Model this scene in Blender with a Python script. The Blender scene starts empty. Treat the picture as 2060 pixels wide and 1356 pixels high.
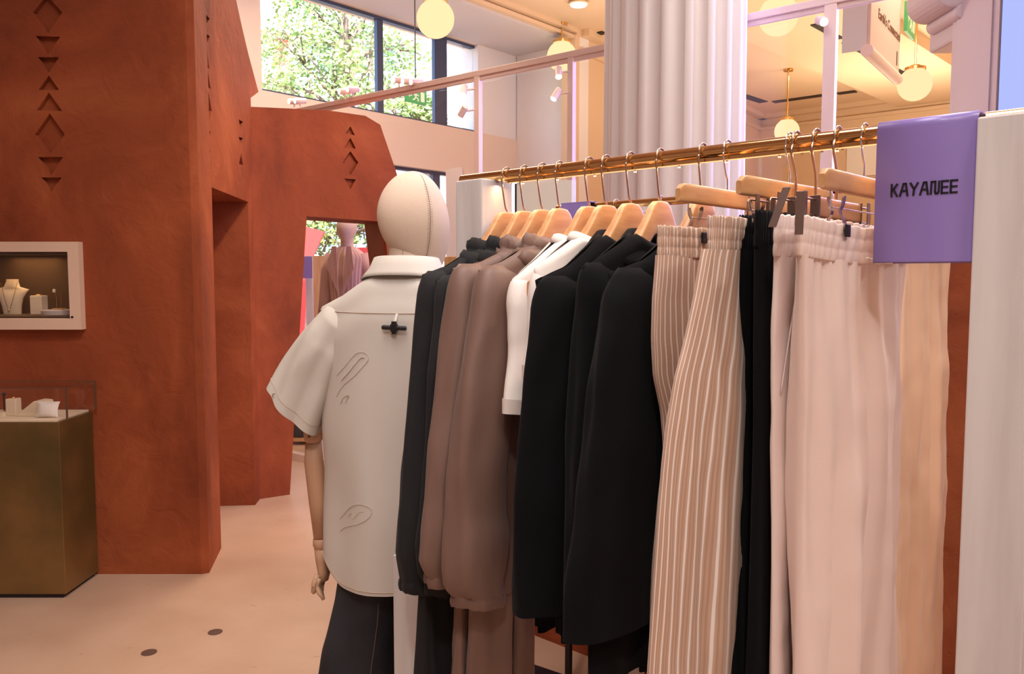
import bpy, bmesh, math, random
from mathutils import Vector, Matrix, noise
R = math.radians
random.seed(7)
SC = bpy.context.scene
COL = SC.collection

# ---------------------------------------------------------------- camera
F_PX, CX, CY = 1650.0, 1030.0, 678.0
PITCH = math.atan(0.0739)
HCAM = 1.55
cam_d = bpy.data.cameras.new('camera')
cam = bpy.data.objects.new('camera', cam_d)
COL.objects.link(cam)
cam_d.sensor_width = 36.0
cam_d.lens = 36.0 * F_PX / 2060.0
cam_d.clip_end = 300
cam.location = (0, 0, HCAM)
cam.rotation_euler = (math.pi / 2 - PITCH, 0, 0)
SC.camera = cam

def ray(px, py):
    a, b = (px - CX) / F_PX, (CY - py) / F_PX
    c, s = math.cos(PITCH), math.sin(PITCH)
    return Vector((a, b * s + c, b * c - s))
def at(px, py, Y):
    d = ray(px, py)
    return Vector((0, 0, HCAM)) + d * (Y / d.y)
def on_z(px, py, z=0.0):
    d = ray(px, py)
    return Vector((0, 0, HCAM)) + d * ((z - HCAM) / d.z)

# ---------------------------------------------------------------- world, sun, exposure
SC.view_settings.view_transform = 'Standard'
SC.view_settings.look = 'None'
SC.view_settings.gamma = 1
SC.view_settings.exposure = 0.06
SC.view_settings.use_curve_mapping = False
SC.cycles.max_bounces = 7
SC.cycles.diffuse_bounces = 4
SC.cycles.glossy_bounces = 4
SC.cycles.transmission_bounces = 6
SC.cycles.transparent_max_bounces = 12
SC.cycles.sample_clamp_indirect = 6
SC.cycles.caustics_reflective = False
SC.cycles.caustics_refractive = False
SC.cycles.use_denoising = True

W = bpy.data.worlds.new('sky')
SC.world = W
W.use_nodes = True
nt = W.node_tree
sky = nt.nodes.new('ShaderNodeTexSky')
sky.sky_type = 'NISHITA'
sky.sun_disc = False
sky.sun_elevation = R(48)
sky.sun_rotation = R(150)
sky.air_density = 1.0
nt.links.new(sky.outputs[0], nt.nodes['Background'].inputs[0])
nt.nodes['Background'].inputs[1].default_value = 1.0

LK = 1.25
def lamp(name, kind, loc, energy, color, size=1.0, size_y=None, target=None, spot=None, blend=.5):
    d = bpy.data.lights.new(name, kind)
    o = bpy.data.objects.new(name, d)
    COL.objects.link(o)
    d.energy = energy if kind == 'SUN' else energy * LK
    d.color = color
    o.location = loc
    if kind == 'AREA':
        d.size = size
        if size_y:
            d.shape = 'RECTANGLE'; d.size_y = size_y
    elif kind == 'SUN':
        d.angle = R(1)
    else:
        d.shadow_soft_size = size
    if kind == 'SPOT':
        d.spot_size = R(spot or 50); d.spot_blend = blend
    if target is not None:
        o.rotation_euler = (Vector(target) - Vector(loc)).to_track_quat('-Z', 'Y').to_euler()
    return o
lamp('sun', 'SUN', (0, -5, 20), 13.0, (1, .95, .86), target=(-3.0, 6, 9.5))
WARM = (1.0, .80, .58)
NEUT = (1.0, .95, .91)
# overhead area lights added out of view to brighten the shop
lamp('overhead_fill', 'AREA', (-.3, 1.2, 4.56), 62, NEUT, 1.6, target=(-.3, 1.2, 0))
lamp('overhead_fill', 'AREA', (2.3, 2.6, 4.56), 70, NEUT, 1.6, target=(2.3, 2.6, 0))
lamp('overhead_fill', 'AREA', (-1.0, 6.6, 4.56), 80, WARM, 1.6, target=(-1.0, 6.6, 0))
lamp('overhead_fill', 'AREA', (1.2, -2.2, 4.56), 60, NEUT, 1.6, target=(1.2, -2.2, 0))
# hidden area lights added to brighten the warm ceilings of the back rooms
for x, y, z, e in ((1.2, 8.3, 3.0, 26), (4.5, 6.5, 2.6, 24), (5.5, 11.5, 2.6, 72), (3.6, 9.5, 2.6, 26), (7.5, 8.8, 2.6, 34)):
    lamp('uplight_fill', 'AREA', (x, y, z), e, WARM, 1.4, target=(x, y, 9))
for x, y, e in ((5.0, 12.0, 60), (3.4, 7.0, 50)):
    lamp('overhead_fill', 'AREA', (x, y, 4.56), e, WARM, 1.4, target=(x, y, 0))  # added overhead light for the back rooms, without a fixture
# unseen spots added to brighten the rack, the mannequin and the clay arch
lamp('spot_fill', 'SPOT', (-.2, -1.2, 4.4), 120, NEUT, .12, target=(.5, 1.5, 1.0), spot=50)
lamp('spot_fill', 'SPOT', (-1.6, .2, 4.56), 45, NEUT, .12, target=(-.4, 2.2, 1.1), spot=42)
lamp('spot_fill', 'SPOT', (.2, 3.2, 4.56), 290, WARM, .12, target=(-1.3, 5.9, 1.1), spot=46)
lamp('spot_fill', 'SPOT', (-.2, 1.8, 4.56), 110, WARM, .12, target=(-1.2, 4.2, .0), spot=50)
lamp('spot_fill', 'SPOT', (2.9, -.6, 4.4), 100, NEUT, .12, target=(.9, 1.2, 1.1), spot=42)

# ---------------------------------------------------------------- helpers
WM = {}
def wm(o):
    return WM.get(o.name, Matrix.Identity(4)) if o is not None else Matrix.Identity(4)
def tag(o, label=None, cat=None, group=None, kind=None):
    if label: o['label'] = label
    if cat: o['category'] = cat
    if group: o['group'] = group
    if kind: o['kind'] = kind
    return o
def thing(name, label, cat, loc=(0, 0, 0), rz=0.0, group=None):
    o = bpy.data.objects.new(name, None)
    COL.objects.link(o)
    o.empty_display_size = .1
    o.location = loc
    o.rotation_euler = (0, 0, rz)
    WM[o.name] = Matrix.Translation(Vector(loc)) @ Matrix.Rotation(rz, 4, 'Z')
    return tag(o, label, cat, group)
def smooth01(t):
    t = max(0.0, min(1.0, t)); return t * t * (3 - 2 * t)
def lerp(a, b, t): return a + (b - a) * t
def interp(tab, x):
    if x <= tab[0][0]: return tab[0][1]
    for (x0, y0), (x1, y1) in zip(tab, tab[1:]):
        if x <= x1: return lerp(y0, y1, (x - x0) / (x1 - x0) if x1 > x0 else 0)
    return tab[-1][1]
def sp(v, e):
    return math.copysign(abs(v) ** e, v)

class MB:
    def __init__(s): s.v = []; s.f = []; s.uv = {}
    def add(s, vs, fs):
        n = len(s.v); s.v += [Vector(p) for p in vs]; s.f += [tuple(i + n for i in f) for f in fs]; return n
    def box(s, c, d, rz=0.0, M=None):
        c = Vector(c); hx, hy, hz = d[0] / 2, d[1] / 2, d[2] / 2
        rot = Matrix.Rotation(rz, 3, 'Z')
        vs = [c + rot @ Vector((x * hx, y * hy, z * hz)) for z in (-1, 1) for y in (-1, 1) for x in (-1, 1)]
        if M is not None: vs = [M @ p for p in vs]
        s.add(vs, [(0, 2, 3, 1), (4, 5, 7, 6), (0, 1, 5, 4), (2, 6, 7, 3), (0, 4, 6, 2), (1, 3, 7, 5)])
        return s
    def quad(s, a, b, c, d): s.add([a, b, c, d], [(0, 1, 2, 3)]); return s
    def prism(s, pts, off):
        """closed polygon of 3d points extruded by the vector off"""
        n = len(pts); off = Vector(off)
        vs = [Vector(p) for p in pts] + [Vector(p) + off for p in pts]
        fs = [tuple(range(n - 1, -1, -1)), tuple(range(n, 2 * n))]
        fs += [(i, (i + 1) % n, (i + 1) % n + n, i + n) for i in range(n)]
        s.add(vs, fs); return s
    def loft(s, rings, cap0=True, cap1=True, closed=True, uv=None):
        n = len(rings[0]); base = len(s.v)
        for r in rings: s.v += [Vector(p) for p in r]
        for j in range(len(rings) - 1):
            for i in range(n if closed else n - 1):
                a = base + j * n + i; b = base + j * n + (i + 1) % n
                f = (a, b, b + n, a + n)
                s.f.append(f)
                if uv:
                    k = len(s.f) - 1
                    s.uv[k] = [(uv[0](i), uv[1](j)), (uv[0](i + 1), uv[1](j)), (uv[0](i + 1), uv[1](j + 1)), (uv[0](i), uv[1](j + 1))]
        if closed and cap0: s.f.append(tuple(base + i for i in range(n - 1, -1, -1)))
        if closed and cap1: s.f.append(tuple(base + (len(rings) - 1) * n + i for i in range(n)))
        return s
    def tube(s, path, rad, seg=10, cap=True, flat=None):
        path = [Vector(p) for p in path]; n = len(path)
        if not isinstance(rad, (list, tuple)): rad = [rad] * n
        rings = []; up = None
        for i, p in enumerate(path):
            t = (path[min(i + 1, n - 1)] - path[max(i - 1, 0)]).normalized()
            if up is None:
                up = Vector((0, 0, 1)) if abs(t.z) < .9 else Vector((0, 1, 0))
            x = up.cross(t).normalized() if up.cross(t).length > 1e-6 else Vector((1, 0, 0))
            y = t.cross(x).normalized(); up = y
            rr = rad[i]; rx, ry = (rr if isinstance(rr, (tuple, list)) else (rr, rr))
            rings.append([p + x * rx * math.cos(2 * math.pi * k / seg) + y * ry * math.sin(2 * math.pi * k / seg) for k in range(seg)])
        s.loft(rings, cap, cap); return s
    def lathe(s, prof, c=(0, 0, 0), seg=32, cap=True, wob=None):
        c = Vector(c)
        rings = [[c + Vector((r * math.cos(2 * math.pi * k / seg), r * math.sin(2 * math.pi * k / seg), z)) for k in range(seg)] for r, z in prof]
        s.loft(rings, cap, cap); return s
    def sphere(s, c, r, seg=24, rings=14, sc=(1, 1, 1)):
        c = Vector(c); rg = []
        for j in range(1, rings):
            a = math.pi * j / rings
            rg.append([c + Vector((r * sc[0] * math.sin(a) * math.cos(2 * math.pi * k / seg), r * sc[1] * math.sin(a) * math.sin(2 * math.pi * k / seg), -r * sc[2] * math.cos(a))) for k in range(seg)])
        s.loft(rg, True, True); return s
    def build(s, name, mat, parent=None, world=False, smooth=False, sub=0, bevel=0, solid=0, auto=None, label=None):
        me = bpy.data.meshes.new(name)
        vs = s.v
        if world and parent is not None:
            inv = wm(parent).inverted(); vs = [inv @ p for p in vs]
        me.from_pydata([tuple(p) for p in vs], [], s.f)
        if s.uv:
            ul = me.uv_layers.new(name='UVMap')
            for pi, poly in enumerate(me.polygons):
                if pi in s.uv:
                    for k, li in enumerate(poly.loop_indices): ul.data[li].uv = s.uv[pi][k]
        bm = bmesh.new(); bm.from_mesh(me)
        bmesh.ops.recalc_face_normals(bm, faces=bm.faces)
        bm.to_mesh(me); bm.free()
        me.materials.append(mat)
        if smooth:
            for p in me.polygons: p.use_smooth = True
        o = bpy.data.objects.new(name, me); COL.objects.link(o)
        if bevel:
            m = o.modifiers.new('b', 'BEVEL'); m.width = bevel; m.segments = 2; m.limit_method = 'ANGLE'; m.angle_limit = R(40)
        if solid:
            m = o.modifiers.new('s', 'SOLIDIFY'); m.thickness = solid; m.offset = 0
        if sub:
            m = o.modifiers.new('u', 'SUBSURF'); m.levels = sub; m.render_levels = sub
        if auto is not None:
            for e in me.edges: pass
            me.set_sharp_from_angle(angle=R(auto))
        if parent is not None:
            o.parent = parent
        WM[o.name] = wm(parent).copy()
        if label: o['label'] = label
        return o
def struct(mb, name, mat, **k):
    o = mb.build(name, mat, **k); o['kind'] = 'structure'; return o
def single(mb, name, mat, label, cat, group=None, base=None, **k):
    """a thing that is one mesh, its origin at its base"""
    if base is None:
        xs = [p.x for p in mb.v]; ys = [p.y for p in mb.v]; zs = [p.z for p in mb.v]
        base = Vector(((min(xs) + max(xs)) / 2, (min(ys) + max(ys)) / 2, min(zs)))
    mb.v = [p - base for p in mb.v]
    o = mb.build(name, mat, **k); o.location = base
    WM[o.name] = Matrix.Translation(base)
    return tag(o, label, cat, group)
def copy_tree(o, parent=None):
    c = o.copy(); COL.objects.link(c)
    if parent is not None: c.parent = parent
    for ch in list(o.children): copy_tree(ch, c)
    return c
def cut(o, cutter):
    """carves the cutter out of the mesh of o, then removes the cutter"""
    c = cutter.build('carving', list(o.data.materials)[0])
    m = o.modifiers.new('cut', 'BOOLEAN'); m.object = c; m.operation = 'DIFFERENCE'; m.solver = 'EXACT'
    dg = bpy.context.evaluated_depsgraph_get()
    me = bpy.data.meshes.new_from_object(o.evaluated_get(dg))
    o.modifiers.clear(); o.data = me
    bpy.data.objects.remove(c, do_unlink=True)

# ---------------------------------------------------------------- materials
def srgb(r, g, b):
    f = lambda c: (c / 255 / 12.92) if c / 255 <= .04045 else ((c / 255 + .055) / 1.055) ** 2.4
    return (f(r), f(g), f(b), 1)
def mat(name, col, rough=.6, metal=0.0, bump=0.0, bscale=40.0, var=0.0, vscale=4.0, stretch=(1, 1, 1), spec=.5, sheen=0.0,
        col2=None, detail=4, emit=None, estr=0.0, trans=0.0, coat=0.0, coords='Object'):
    m = bpy.data.materials.new(name); m.use_nodes = True
    t = m.node_tree; b = t.nodes['Principled BSDF']
    b.inputs['Base Color'].default_value = col
    b.inputs['Roughness'].default_value = rough
    b.inputs['Metallic'].default_value = metal
    b.inputs['Specular IOR Level'].default_value = spec
    b.inputs['Sheen Weight'].default_value = sheen
    b.inputs['Coat Weight'].default_value = coat
    if trans: b.inputs['Transmission Weight'].default_value = trans
    if emit:
        b.inputs['Emission Color'].default_value = emit; b.inputs['Emission Strength'].default_value = estr
    if bump or var or col2:
        tc = t.nodes.new('ShaderNodeTexCoord'); mp = t.nodes.new('ShaderNodeMapping')
        mp.inputs['Scale'].default_value = stretch
        t.links.new(tc.outputs[coords], mp.inputs[0])
    if var or col2:
        n = t.nodes.new('ShaderNodeTexNoise'); n.inputs['Scale'].default_value = vscale; n.inputs['Detail'].default_value = detail
        t.links.new(mp.outputs[0], n.inputs[0])
        r = t.nodes.new('ShaderNodeValToRGB')
        c2 = col2 or (col[0] * (1 - var), col[1] * (1 - var), col[2] * (1 - var), 1)
        r.color_ramp.elements[0].color = c2; r.color_ramp.elements[1].color = col
        r.color_ramp.elements[0].position = .35; r.color_ramp.elements[1].position = .65
        t.links.new(n.outputs[0], r.inputs[0]); t.links.new(r.outputs[0], b.inputs['Base Color'])
    if bump:
        n = t.nodes.new('ShaderNodeTexNoise'); n.inputs['Scale'].default_value = bscale; n.inputs['Detail'].default_value = 5
        t.links.new(mp.outputs[0], n.inputs[0])
        bp = t.nodes.new('ShaderNodeBump'); bp.inputs['Strength'].default_value = bump; bp.inputs['Distance'].default_value = .01
        t.links.new(n.outputs[0], bp.inputs['Height']); t.links.new(bp.outputs[0], b.inputs['Normal'])
    return m
def clay_mat(name, c1, c2, c3):
    m = bpy.data.materials.new(name); m.use_nodes = True
    t = m.node_tree; b = t.nodes['Principled BSDF']; L = t.links.new
    b.inputs['Roughness'].default_value = .78; b.inputs['Specular IOR Level'].default_value = .25
    tc = t.nodes.new('ShaderNodeTexCoord')
    n1 = t.nodes.new('ShaderNodeTexNoise'); n1.inputs['Scale'].default_value = 1.5; n1.inputs['Detail'].default_value = 7; n1.inputs['Roughness'].default_value = .6; n1.inputs['Distortion'].default_value = .6
    mp = t.nodes.new('ShaderNodeMapping'); mp.inputs['Scale'].default_value = (1, 1, .7)
    L(tc.outputs['Object'], mp.inputs[0]); L(mp.outputs[0], n1.inputs[0])
    r = t.nodes.new('ShaderNodeValToRGB'); e = r.color_ramp.elements
    e[0].position = .33; e[0].color = c1; e[1].position = .7; e[1].color = c3
    k = e.new(.52); k.color = c2
    L(n1.outputs[0], r.inputs[0]); L(r.outputs[0], b.inputs['Base Color'])
    n2 = t.nodes.new('ShaderNodeTexNoise'); n2.inputs['Scale'].default_value = 7; n2.inputs['Detail'].default_value = 8; n2.inputs['Distortion'].default_value = 1.5
    L(tc.outputs['Object'], n2.inputs[0])
    v = t.nodes.new('ShaderNodeTexVoronoi'); v.inputs['Scale'].default_value = 26
    L(tc.outputs['Object'], v.inputs['Vector'])
    mr = t.nodes.new('ShaderNodeMapRange'); mr.inputs[1].default_value = 0.0; mr.inputs[2].default_value = .12; mr.inputs[3].default_value = -.25; mr.inputs[4].default_value = 0
    L(v.outputs['Distance'], mr.inputs[0])
    ad = t.nodes.new('ShaderNodeMath'); ad.operation = 'ADD'
    L(n2.outputs[0], ad.inputs[0]); L(mr.outputs[0], ad.inputs[1])
    bp = t.nodes.new('ShaderNodeBump'); bp.inputs['Strength'].default_value = .38; bp.inputs['Distance'].default_value = .02
    L(ad.outputs[0], bp.inputs['Height']); L(bp.outputs[0], b.inputs['Normal'])
    return m
def stripe_mat(name, base, dark, white, period=.0125):
    m = bpy.data.materials.new(name); m.use_nodes = True
    t = m.node_tree; b = t.nodes['Principled BSDF']; L = t.links.new
    b.inputs['Roughness'].default_value = .85; b.inputs['Sheen Weight'].default_value = .2; b.inputs['Specular IOR Level'].default_value = .2
    uv = t.nodes.new('ShaderNodeUVMap'); sx = t.nodes.new('ShaderNodeSeparateXYZ'); L(uv.outputs[0], sx.inputs[0])
    def saw(per, off=0.0):
        a = t.nodes.new('ShaderNodeMath'); a.operation = 'MULTIPLY_ADD'; a.inputs[1].default_value = 1 / per; a.inputs[2].default_value = off
        L(sx.outputs[0], a.inputs[0]); f = t.nodes.new('ShaderNodeMath'); f.operation = 'FRACT'; L(a.outputs[0], f.inputs[0]); return f
    def mask(f, w):
        a = t.nodes.new('ShaderNodeMath'); a.operation = 'SUBTRACT'; a.inputs[1].default_value = .5; L(f.outputs[0], a.inputs[0])
        ab = t.nodes.new('ShaderNodeMath'); ab.operation = 'ABSOLUTE'; L(a.outputs[0], ab.inputs[0])
        r = t.nodes.new('ShaderNodeMapRange'); r.inputs[1].default_value = w; r.inputs[2].default_value = w * 1.7; r.inputs[3].default_value = 1; r.inputs[4].default_value = 0
        L(ab.outputs[0], r.inputs[0]); return r
    n = t.nodes.new('ShaderNodeTexNoise'); n.inputs['Scale'].default_value = 60; n.inputs['Detail'].default_value = 3
    tc = t.nodes.new('ShaderNodeTexCoord'); mp = t.nodes.new('ShaderNodeMapping'); mp.inputs['Scale'].default_value = (1, 1, .15)
    L(tc.outputs['Object'], mp.inputs[0]); L(mp.outputs[0], n.inputs[0])
    m1 = t.nodes.new('ShaderNodeMix'); m1.data_type = 'RGBA'; m1.inputs[6].default_value = base; m1.inputs[7].default_value = dark
    L(n.outputs[0], m1.inputs[0])
    m2 = t.nodes.new('ShaderNodeMix'); m2.data_type = 'RGBA'; m2.inputs[7].default_value = dark
    L(mask(saw(period / 3.0), .16).outputs[0], m2.inputs[0]); L(m1.outputs[2], m2.inputs[6])
    m3 = t.nodes.new('ShaderNodeMix'); m3.data_type = 'RGBA'; m3.inputs[7].default_value = white
    L(mask(saw(period, .3), .07).outputs[0], m3.inputs[0]); L(m2.outputs[2], m3.inputs[6])
    L(m3.outputs[2], b.inputs['Base Color'])
    n2 = t.nodes.new('ShaderNodeTexNoise'); n2.inputs['Scale'].default_value = 500
    L(tc.outputs['Object'], n2.inputs[0])
    bp = t.nodes.new('ShaderNodeBump'); bp.inputs['Strength'].default_value = .25; bp.inputs['Distance'].default_value = .001
    L(n2.outputs[0], bp.inputs['Height']); L(bp.outputs[0], b.inputs['Normal'])
    return m
def glass_mat(name, tint=(1, 1, 1, 1), gloss=.08):
    m = bpy.data.materials.new(name); m.use_nodes = True
    t = m.node_tree; L = t.links.new
    for n in list(t.nodes): t.nodes.remove(n)
    o = t.nodes.new('ShaderNodeOutputMaterial'); tr = t.nodes.new('ShaderNodeBsdfTransparent'); tr.inputs[0].default_value = tint
    g = t.nodes.new('ShaderNodeBsdfGlossy'); g.inputs['Roughness'].default_value = .01
    lw = t.nodes.new('ShaderNodeLayerWeight'); pw = t.nodes.new('ShaderNodeMath'); pw.operation = 'POWER'; pw.inputs[1].default_value = 4
    L(lw.outputs['Facing'], pw.inputs[0]); fr = t.nodes.new('ShaderNodeMath'); fr.operation = 'MULTIPLY_ADD'; fr.inputs[1].default_value = .35; fr.inputs[2].default_value = .025
    L(pw.outputs[0], fr.inputs[0])
    mx = t.nodes.new('ShaderNodeMixShader'); L(fr.outputs[0], mx.inputs[0]); L(tr.outputs[0], mx.inputs[1]); L(g.outputs[0], mx.inputs[2]); L(mx.outputs[0], o.inputs[0])
    return m
def emis(name, col, s):
    m = bpy.data.materials.new(name); m.use_nodes = True
    t = m.node_tree
    for n in list(t.nodes): t.nodes.remove(n)
    o = t.nodes.new('ShaderNodeOutputMaterial'); e = t.nodes.new('ShaderNodeEmission')
    e.inputs[0].default_value = col; e.inputs[1].default_value = s; t.links.new(e.outputs[0], o.inputs[0]); return m

M = {}
M['clay'] = clay_mat('terracotta plaster', srgb(122, 58, 34), srgb(150, 74, 43), srgb(174, 95, 58))
M['floor'] = mat('pale terrazzo', srgb(200, 168, 146), .45, bump=.04, bscale=30, col2=srgb(190, 157, 134), vscale=3, detail=8)
def floor_marks(m):
    t = m.node_tree; L = t.links.new; b = t.nodes['Principled BSDF']
    src = b.inputs['Base Color'].links[0].from_socket
    tc = t.nodes.new('ShaderNodeTexCoord'); v = t.nodes.new('ShaderNodeTexNoise'); v.inputs['Scale'].default_value = 16; v.inputs['Detail'].default_value = 6; v.inputs['Distortion'].default_value = .4
    mp = t.nodes.new('ShaderNodeMapping'); mp.inputs['Scale'].default_value = (.6, 1.6, 1); mp.inputs['Rotation'].default_value = (0, 0, .4)
    L(tc.outputs['Object'], mp.inputs[0]); L(mp.outputs[0], v.inputs['Vector'])
    r = t.nodes.new('ShaderNodeMapRange'); r.inputs[1].default_value = .68; r.inputs[2].default_value = .76; L(v.outputs[0], r.inputs[0])
    mx = t.nodes.new('ShaderNodeMix'); mx.data_type = 'RGBA'; mx.inputs[7].default_value = srgb(150, 122, 104)
    L(r.outputs[0], mx.inputs[0]); L(src, mx.inputs[6]); L(mx.outputs[2], b.inputs['Base Color'])
floor_marks(M['floor'])
M['plaster'] = mat('cream plaster', srgb(232, 214, 196), .7, bump=.03, bscale=12)
M['white'] = mat('white plaster', srgb(236, 234, 234), .65)
M['ceil'] = mat('warm ceiling paint', srgb(226, 200, 168), .8)
M['soffit'] = mat('grey soffit paint', srgb(205, 200, 202), .75)
M['frame'] = mat('dark window metal', srgb(74, 84, 112), .45, metal=.3)
M['partition'] = mat('blush powder coated steel', srgb(230, 206, 200), .4)
M['column'] = mat('ivory column plaster', srgb(226, 216, 214), .6)
M['pilaster'] = mat('mauve grey plaster', srgb(206, 190, 188), .65)
M['whitewash'] = mat('whitewashed timber', srgb(222, 217, 216), .6, bump=.08, bscale=9, stretch=(6, 6, .5), col2=srgb(208, 201, 200), vscale=5, detail=6)
M['brass'] = mat('polished brass', (.86, .56, .24, 1), .12, metal=1, var=.12, vscale=20)
M['agedbrass'] = mat('aged brass', srgb(142, 110, 66), .42, metal=.5, col2=srgb(98, 82, 48), vscale=2.2, detail=5, bump=.03)
M['chrome'] = mat('chrome', (.75, .73, .72, 1), .14, metal=1)
M['bronze'] = mat('bronze hook metal', srgb(192, 168, 150), .28, metal=1)
M['taupe'] = mat('brushed taupe metal', srgb(140, 122, 116), .35, metal=.9)
M['beech'] = mat('beech wood', srgb(214, 164, 116), .42, coat=.15, col2=srgb(196, 142, 94), vscale=10, stretch=(1, 8, 6), detail=5, bump=.03)
M['black_fabric'] = mat('black twill', srgb(15, 13, 16), .85, sheen=.04, bump=.15, bscale=300)
M['black_wool'] = mat('black wool', srgb(13, 12, 15), .95, sheen=.03, bump=.15, bscale=350, spec=.15)
M['brown_fabric'] = mat('brown nylon', srgb(118, 90, 79), .5, sheen=.1, bump=.55, bscale=8, stretch=(1, 1, .45), spec=.4)
M['white_fabric'] = mat('white cotton', srgb(236, 226, 220), .8, bump=.08, bscale=300)
M['cream_fabric'] = mat('cream poplin', srgb(208, 200, 191), .75, bump=.22, bscale=7, stretch=(1, 1, .5))
M['pink_fabric'] = mat('blush satin', srgb(238, 214, 204), .5, sheen=.15, bump=.22, bscale=14, stretch=(1, 1, .3), spec=.45)
M['pale_fabric'] = mat('pale pink satin', srgb(236, 216, 210), .5, sheen=.15, bump=.3, bscale=9, stretch=(1, 1, .35), spec=.45)
M['peach_fabric'] = mat('peach satin', srgb(232, 192, 160), .42, sheen=.2, bump=.2, bscale=8, stretch=(1, 1, .35), spec=.5)
M['stripe'] = stripe_mat('striped linen', srgb(208, 180, 160), srgb(186, 148, 124), srgb(240, 228, 222))
M['denim'] = mat('dark denim', srgb(42, 43, 50), .8, bump=.15, bscale=200, col2=srgb(24, 24, 31), vscale=5)
M['linen'] = mat('mannequin linen', srgb(226, 202, 182), .8, bump=.25, bscale=420)
M['skin_wood'] = mat('mannequin wood', srgb(200, 158, 128), .5, col2=srgb(190, 146, 116), vscale=6)
M['seam'] = mat('stitch thread', srgb(192, 170, 150), .9)
M['seamdark'] = mat('dark seam', srgb(110, 90, 78), .9)
M['print'] = mat('beige print', srgb(202, 190, 170), .95)
M['black_plastic'] = mat('black plastic', srgb(22, 20, 24), .4)
M['purple'] = mat('purple enamel', srgb(142, 122, 190), .3, spec=.5)
M['ink'] = mat('black lettering', srgb(24, 20, 34), .5)
M['glass'] = glass_mat('clear glass')
M['globe'] = emis('opal globe light', (1, .72, .38, 1), 1.2)
M['spotlens'] = emis('spot lens', (1, .9, .74, 1), 9)
M['bluelight'] = emis('violet light box', (.40, .46, 1.0, 1), 1.15)
M['led'] = emis('rail led strip', (1, .5, .2, 1), 1.6)
M['slot'] = mat('black slot', srgb(24, 18, 14), .6)
M['vit_in'] = mat('vitrine lining', srgb(92, 66, 42), .8)
M['vit_frame'] = mat('vitrine frame', srgb(226, 196, 176), .5)
M['stone'] = mat('cream display stone', srgb(226, 206, 180), .6)
M['exit'] = mat('green exit sign', srgb(52, 128, 72), .4, emit=srgb(60, 150, 80), estr=.5)
M['sign_white'] = mat('white pictogram', srgb(220, 226, 200), .5)
M['banner'] = mat('white banner cloth', srgb(206, 180, 172), .8)
M['bannertext'] = mat('grey banner lettering', srgb(112, 80, 62), .8)
M['red'] = mat('red hoarding', srgb(224, 60, 58), .5)
M['brick'] = mat('pale red brick', srgb(196, 128, 112), .9, var=.2, vscale=20)
M['facade'] = mat('white facade', srgb(236, 236, 238), .8)
M['winglass'] = mat('facade window', srgb(150, 176, 200), .2)
M['leaf'] = mat('tree leaves', srgb(176, 196, 120), .6, col2=srgb(104, 138, 78), vscale=1.6, detail=2)
M['bark'] = mat('bark', srgb(120, 104, 92), .9)
M['pave'] = mat('street paving', srgb(190, 186, 182), .8)
M['blazer'] = stripe_mat('pink striped suiting', srgb(206, 170, 164), srgb(186, 142, 138), srgb(226, 206, 200), .05)
M['pearl'] = mat('pearl', srgb(240, 228, 200), .2)
M['oak'] = mat('pale oak', srgb(214, 170, 122), .55, col2=srgb(196, 150, 104), vscale=6, stretch=(6, 6, .6))
M['panel'] = mat('cream display panel', srgb(220, 212, 204), .5)

# ---------------------------------------------------------------- vertical planes seen in the picture
class VP:
    """vertical plane through p0 along the direction d"""
    def __init__(s, p0, d):
        s.p = Vector((p0[0], p0[1], 0)); s.d = Vector((d[0], d[1], 0)).normalized()
        s.n = Vector((s.d.y, -s.d.x, 0))            # towards the viewer for a plane running left to right
    def uz(s, px, py):
        r = ray(px, py); o = Vector((0, 0, HCAM))
        t = (s.p - o).dot(s.n) / r.dot(s.n); q = o + r * t
        return (q - s.p).dot(s.d), q.z
    def pt(s, u, z, off=0.0):
        return s.p + s.d * u + Vector((0, 0, z)) + s.n * off
    def poly(s, uzs, off=0.0): return [s.pt(u, z, off) for u, z in uzs]
    def box(s, mb, u0, u1, z0, z1, o0, o1):
        mb.prism([s.pt(u0, z0, o0), s.pt(u1, z0, o0), s.pt(u1, z1, o0), s.pt(u0, z1, o0)], s.n * (o1 - o0)); return mb

ZC = 4.61
E1 = Vector((.649, .761, 0)); G = Vector((.761, -.649, 0))
WP = VP((-.909, 10.0), E1)
uL = WP.uz(528, 200)[0]; uC = WP.uz(1040, 200)[0]
Z_SILL = WP.uz(880, 250)[1]; Z_HEAD = WP.uz(880, 63)[1]; Z_SPAN = WP.uz(880, 343)[1]
C1 = WP.pt(uC, 0)
J = C1 + G * 1.02
C2 = at(1530, 220, 15.96); C2.z = 0
C3 = C2 + G * 5.47
A0 = WP.pt(-9, 0)
ROOM = [(A0.x, A0.y), (A0.x, -5), (C3.x, -5), (C3.x, C3.y), (C2.x, C2.y), (J.x, J.y), (C1.x, C1.y)]

b = MB(); b.prism([(-30, -12, 0), (30, -12, 0), (30, 55, 0), (-30, 55, 0)], (0, 0, -.2)); struct(b, 'floor', M['floor'])
b = MB(); b.prism([(x, y, ZC) for x, y in ROOM], (0, 0, .25)); struct(b, 'ceiling', M['ceil'])

# window wall: sill band, head, solid part on the left
b = MB()
WP.box(b, -9, uL, 0, ZC, 0, -.3)
WP.box(b, uL, uC + .12, Z_SPAN, Z_SILL, 0, -.3)
WP.box(b, uL, uC + .12, Z_HEAD, ZC, 0, -.3)
WP.box(b, uL, uC, 0, .12, 0, -.3)
uW = WP.uz(964, 150)[0]
struct(b, 'wall_window', M['plaster'])
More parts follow.
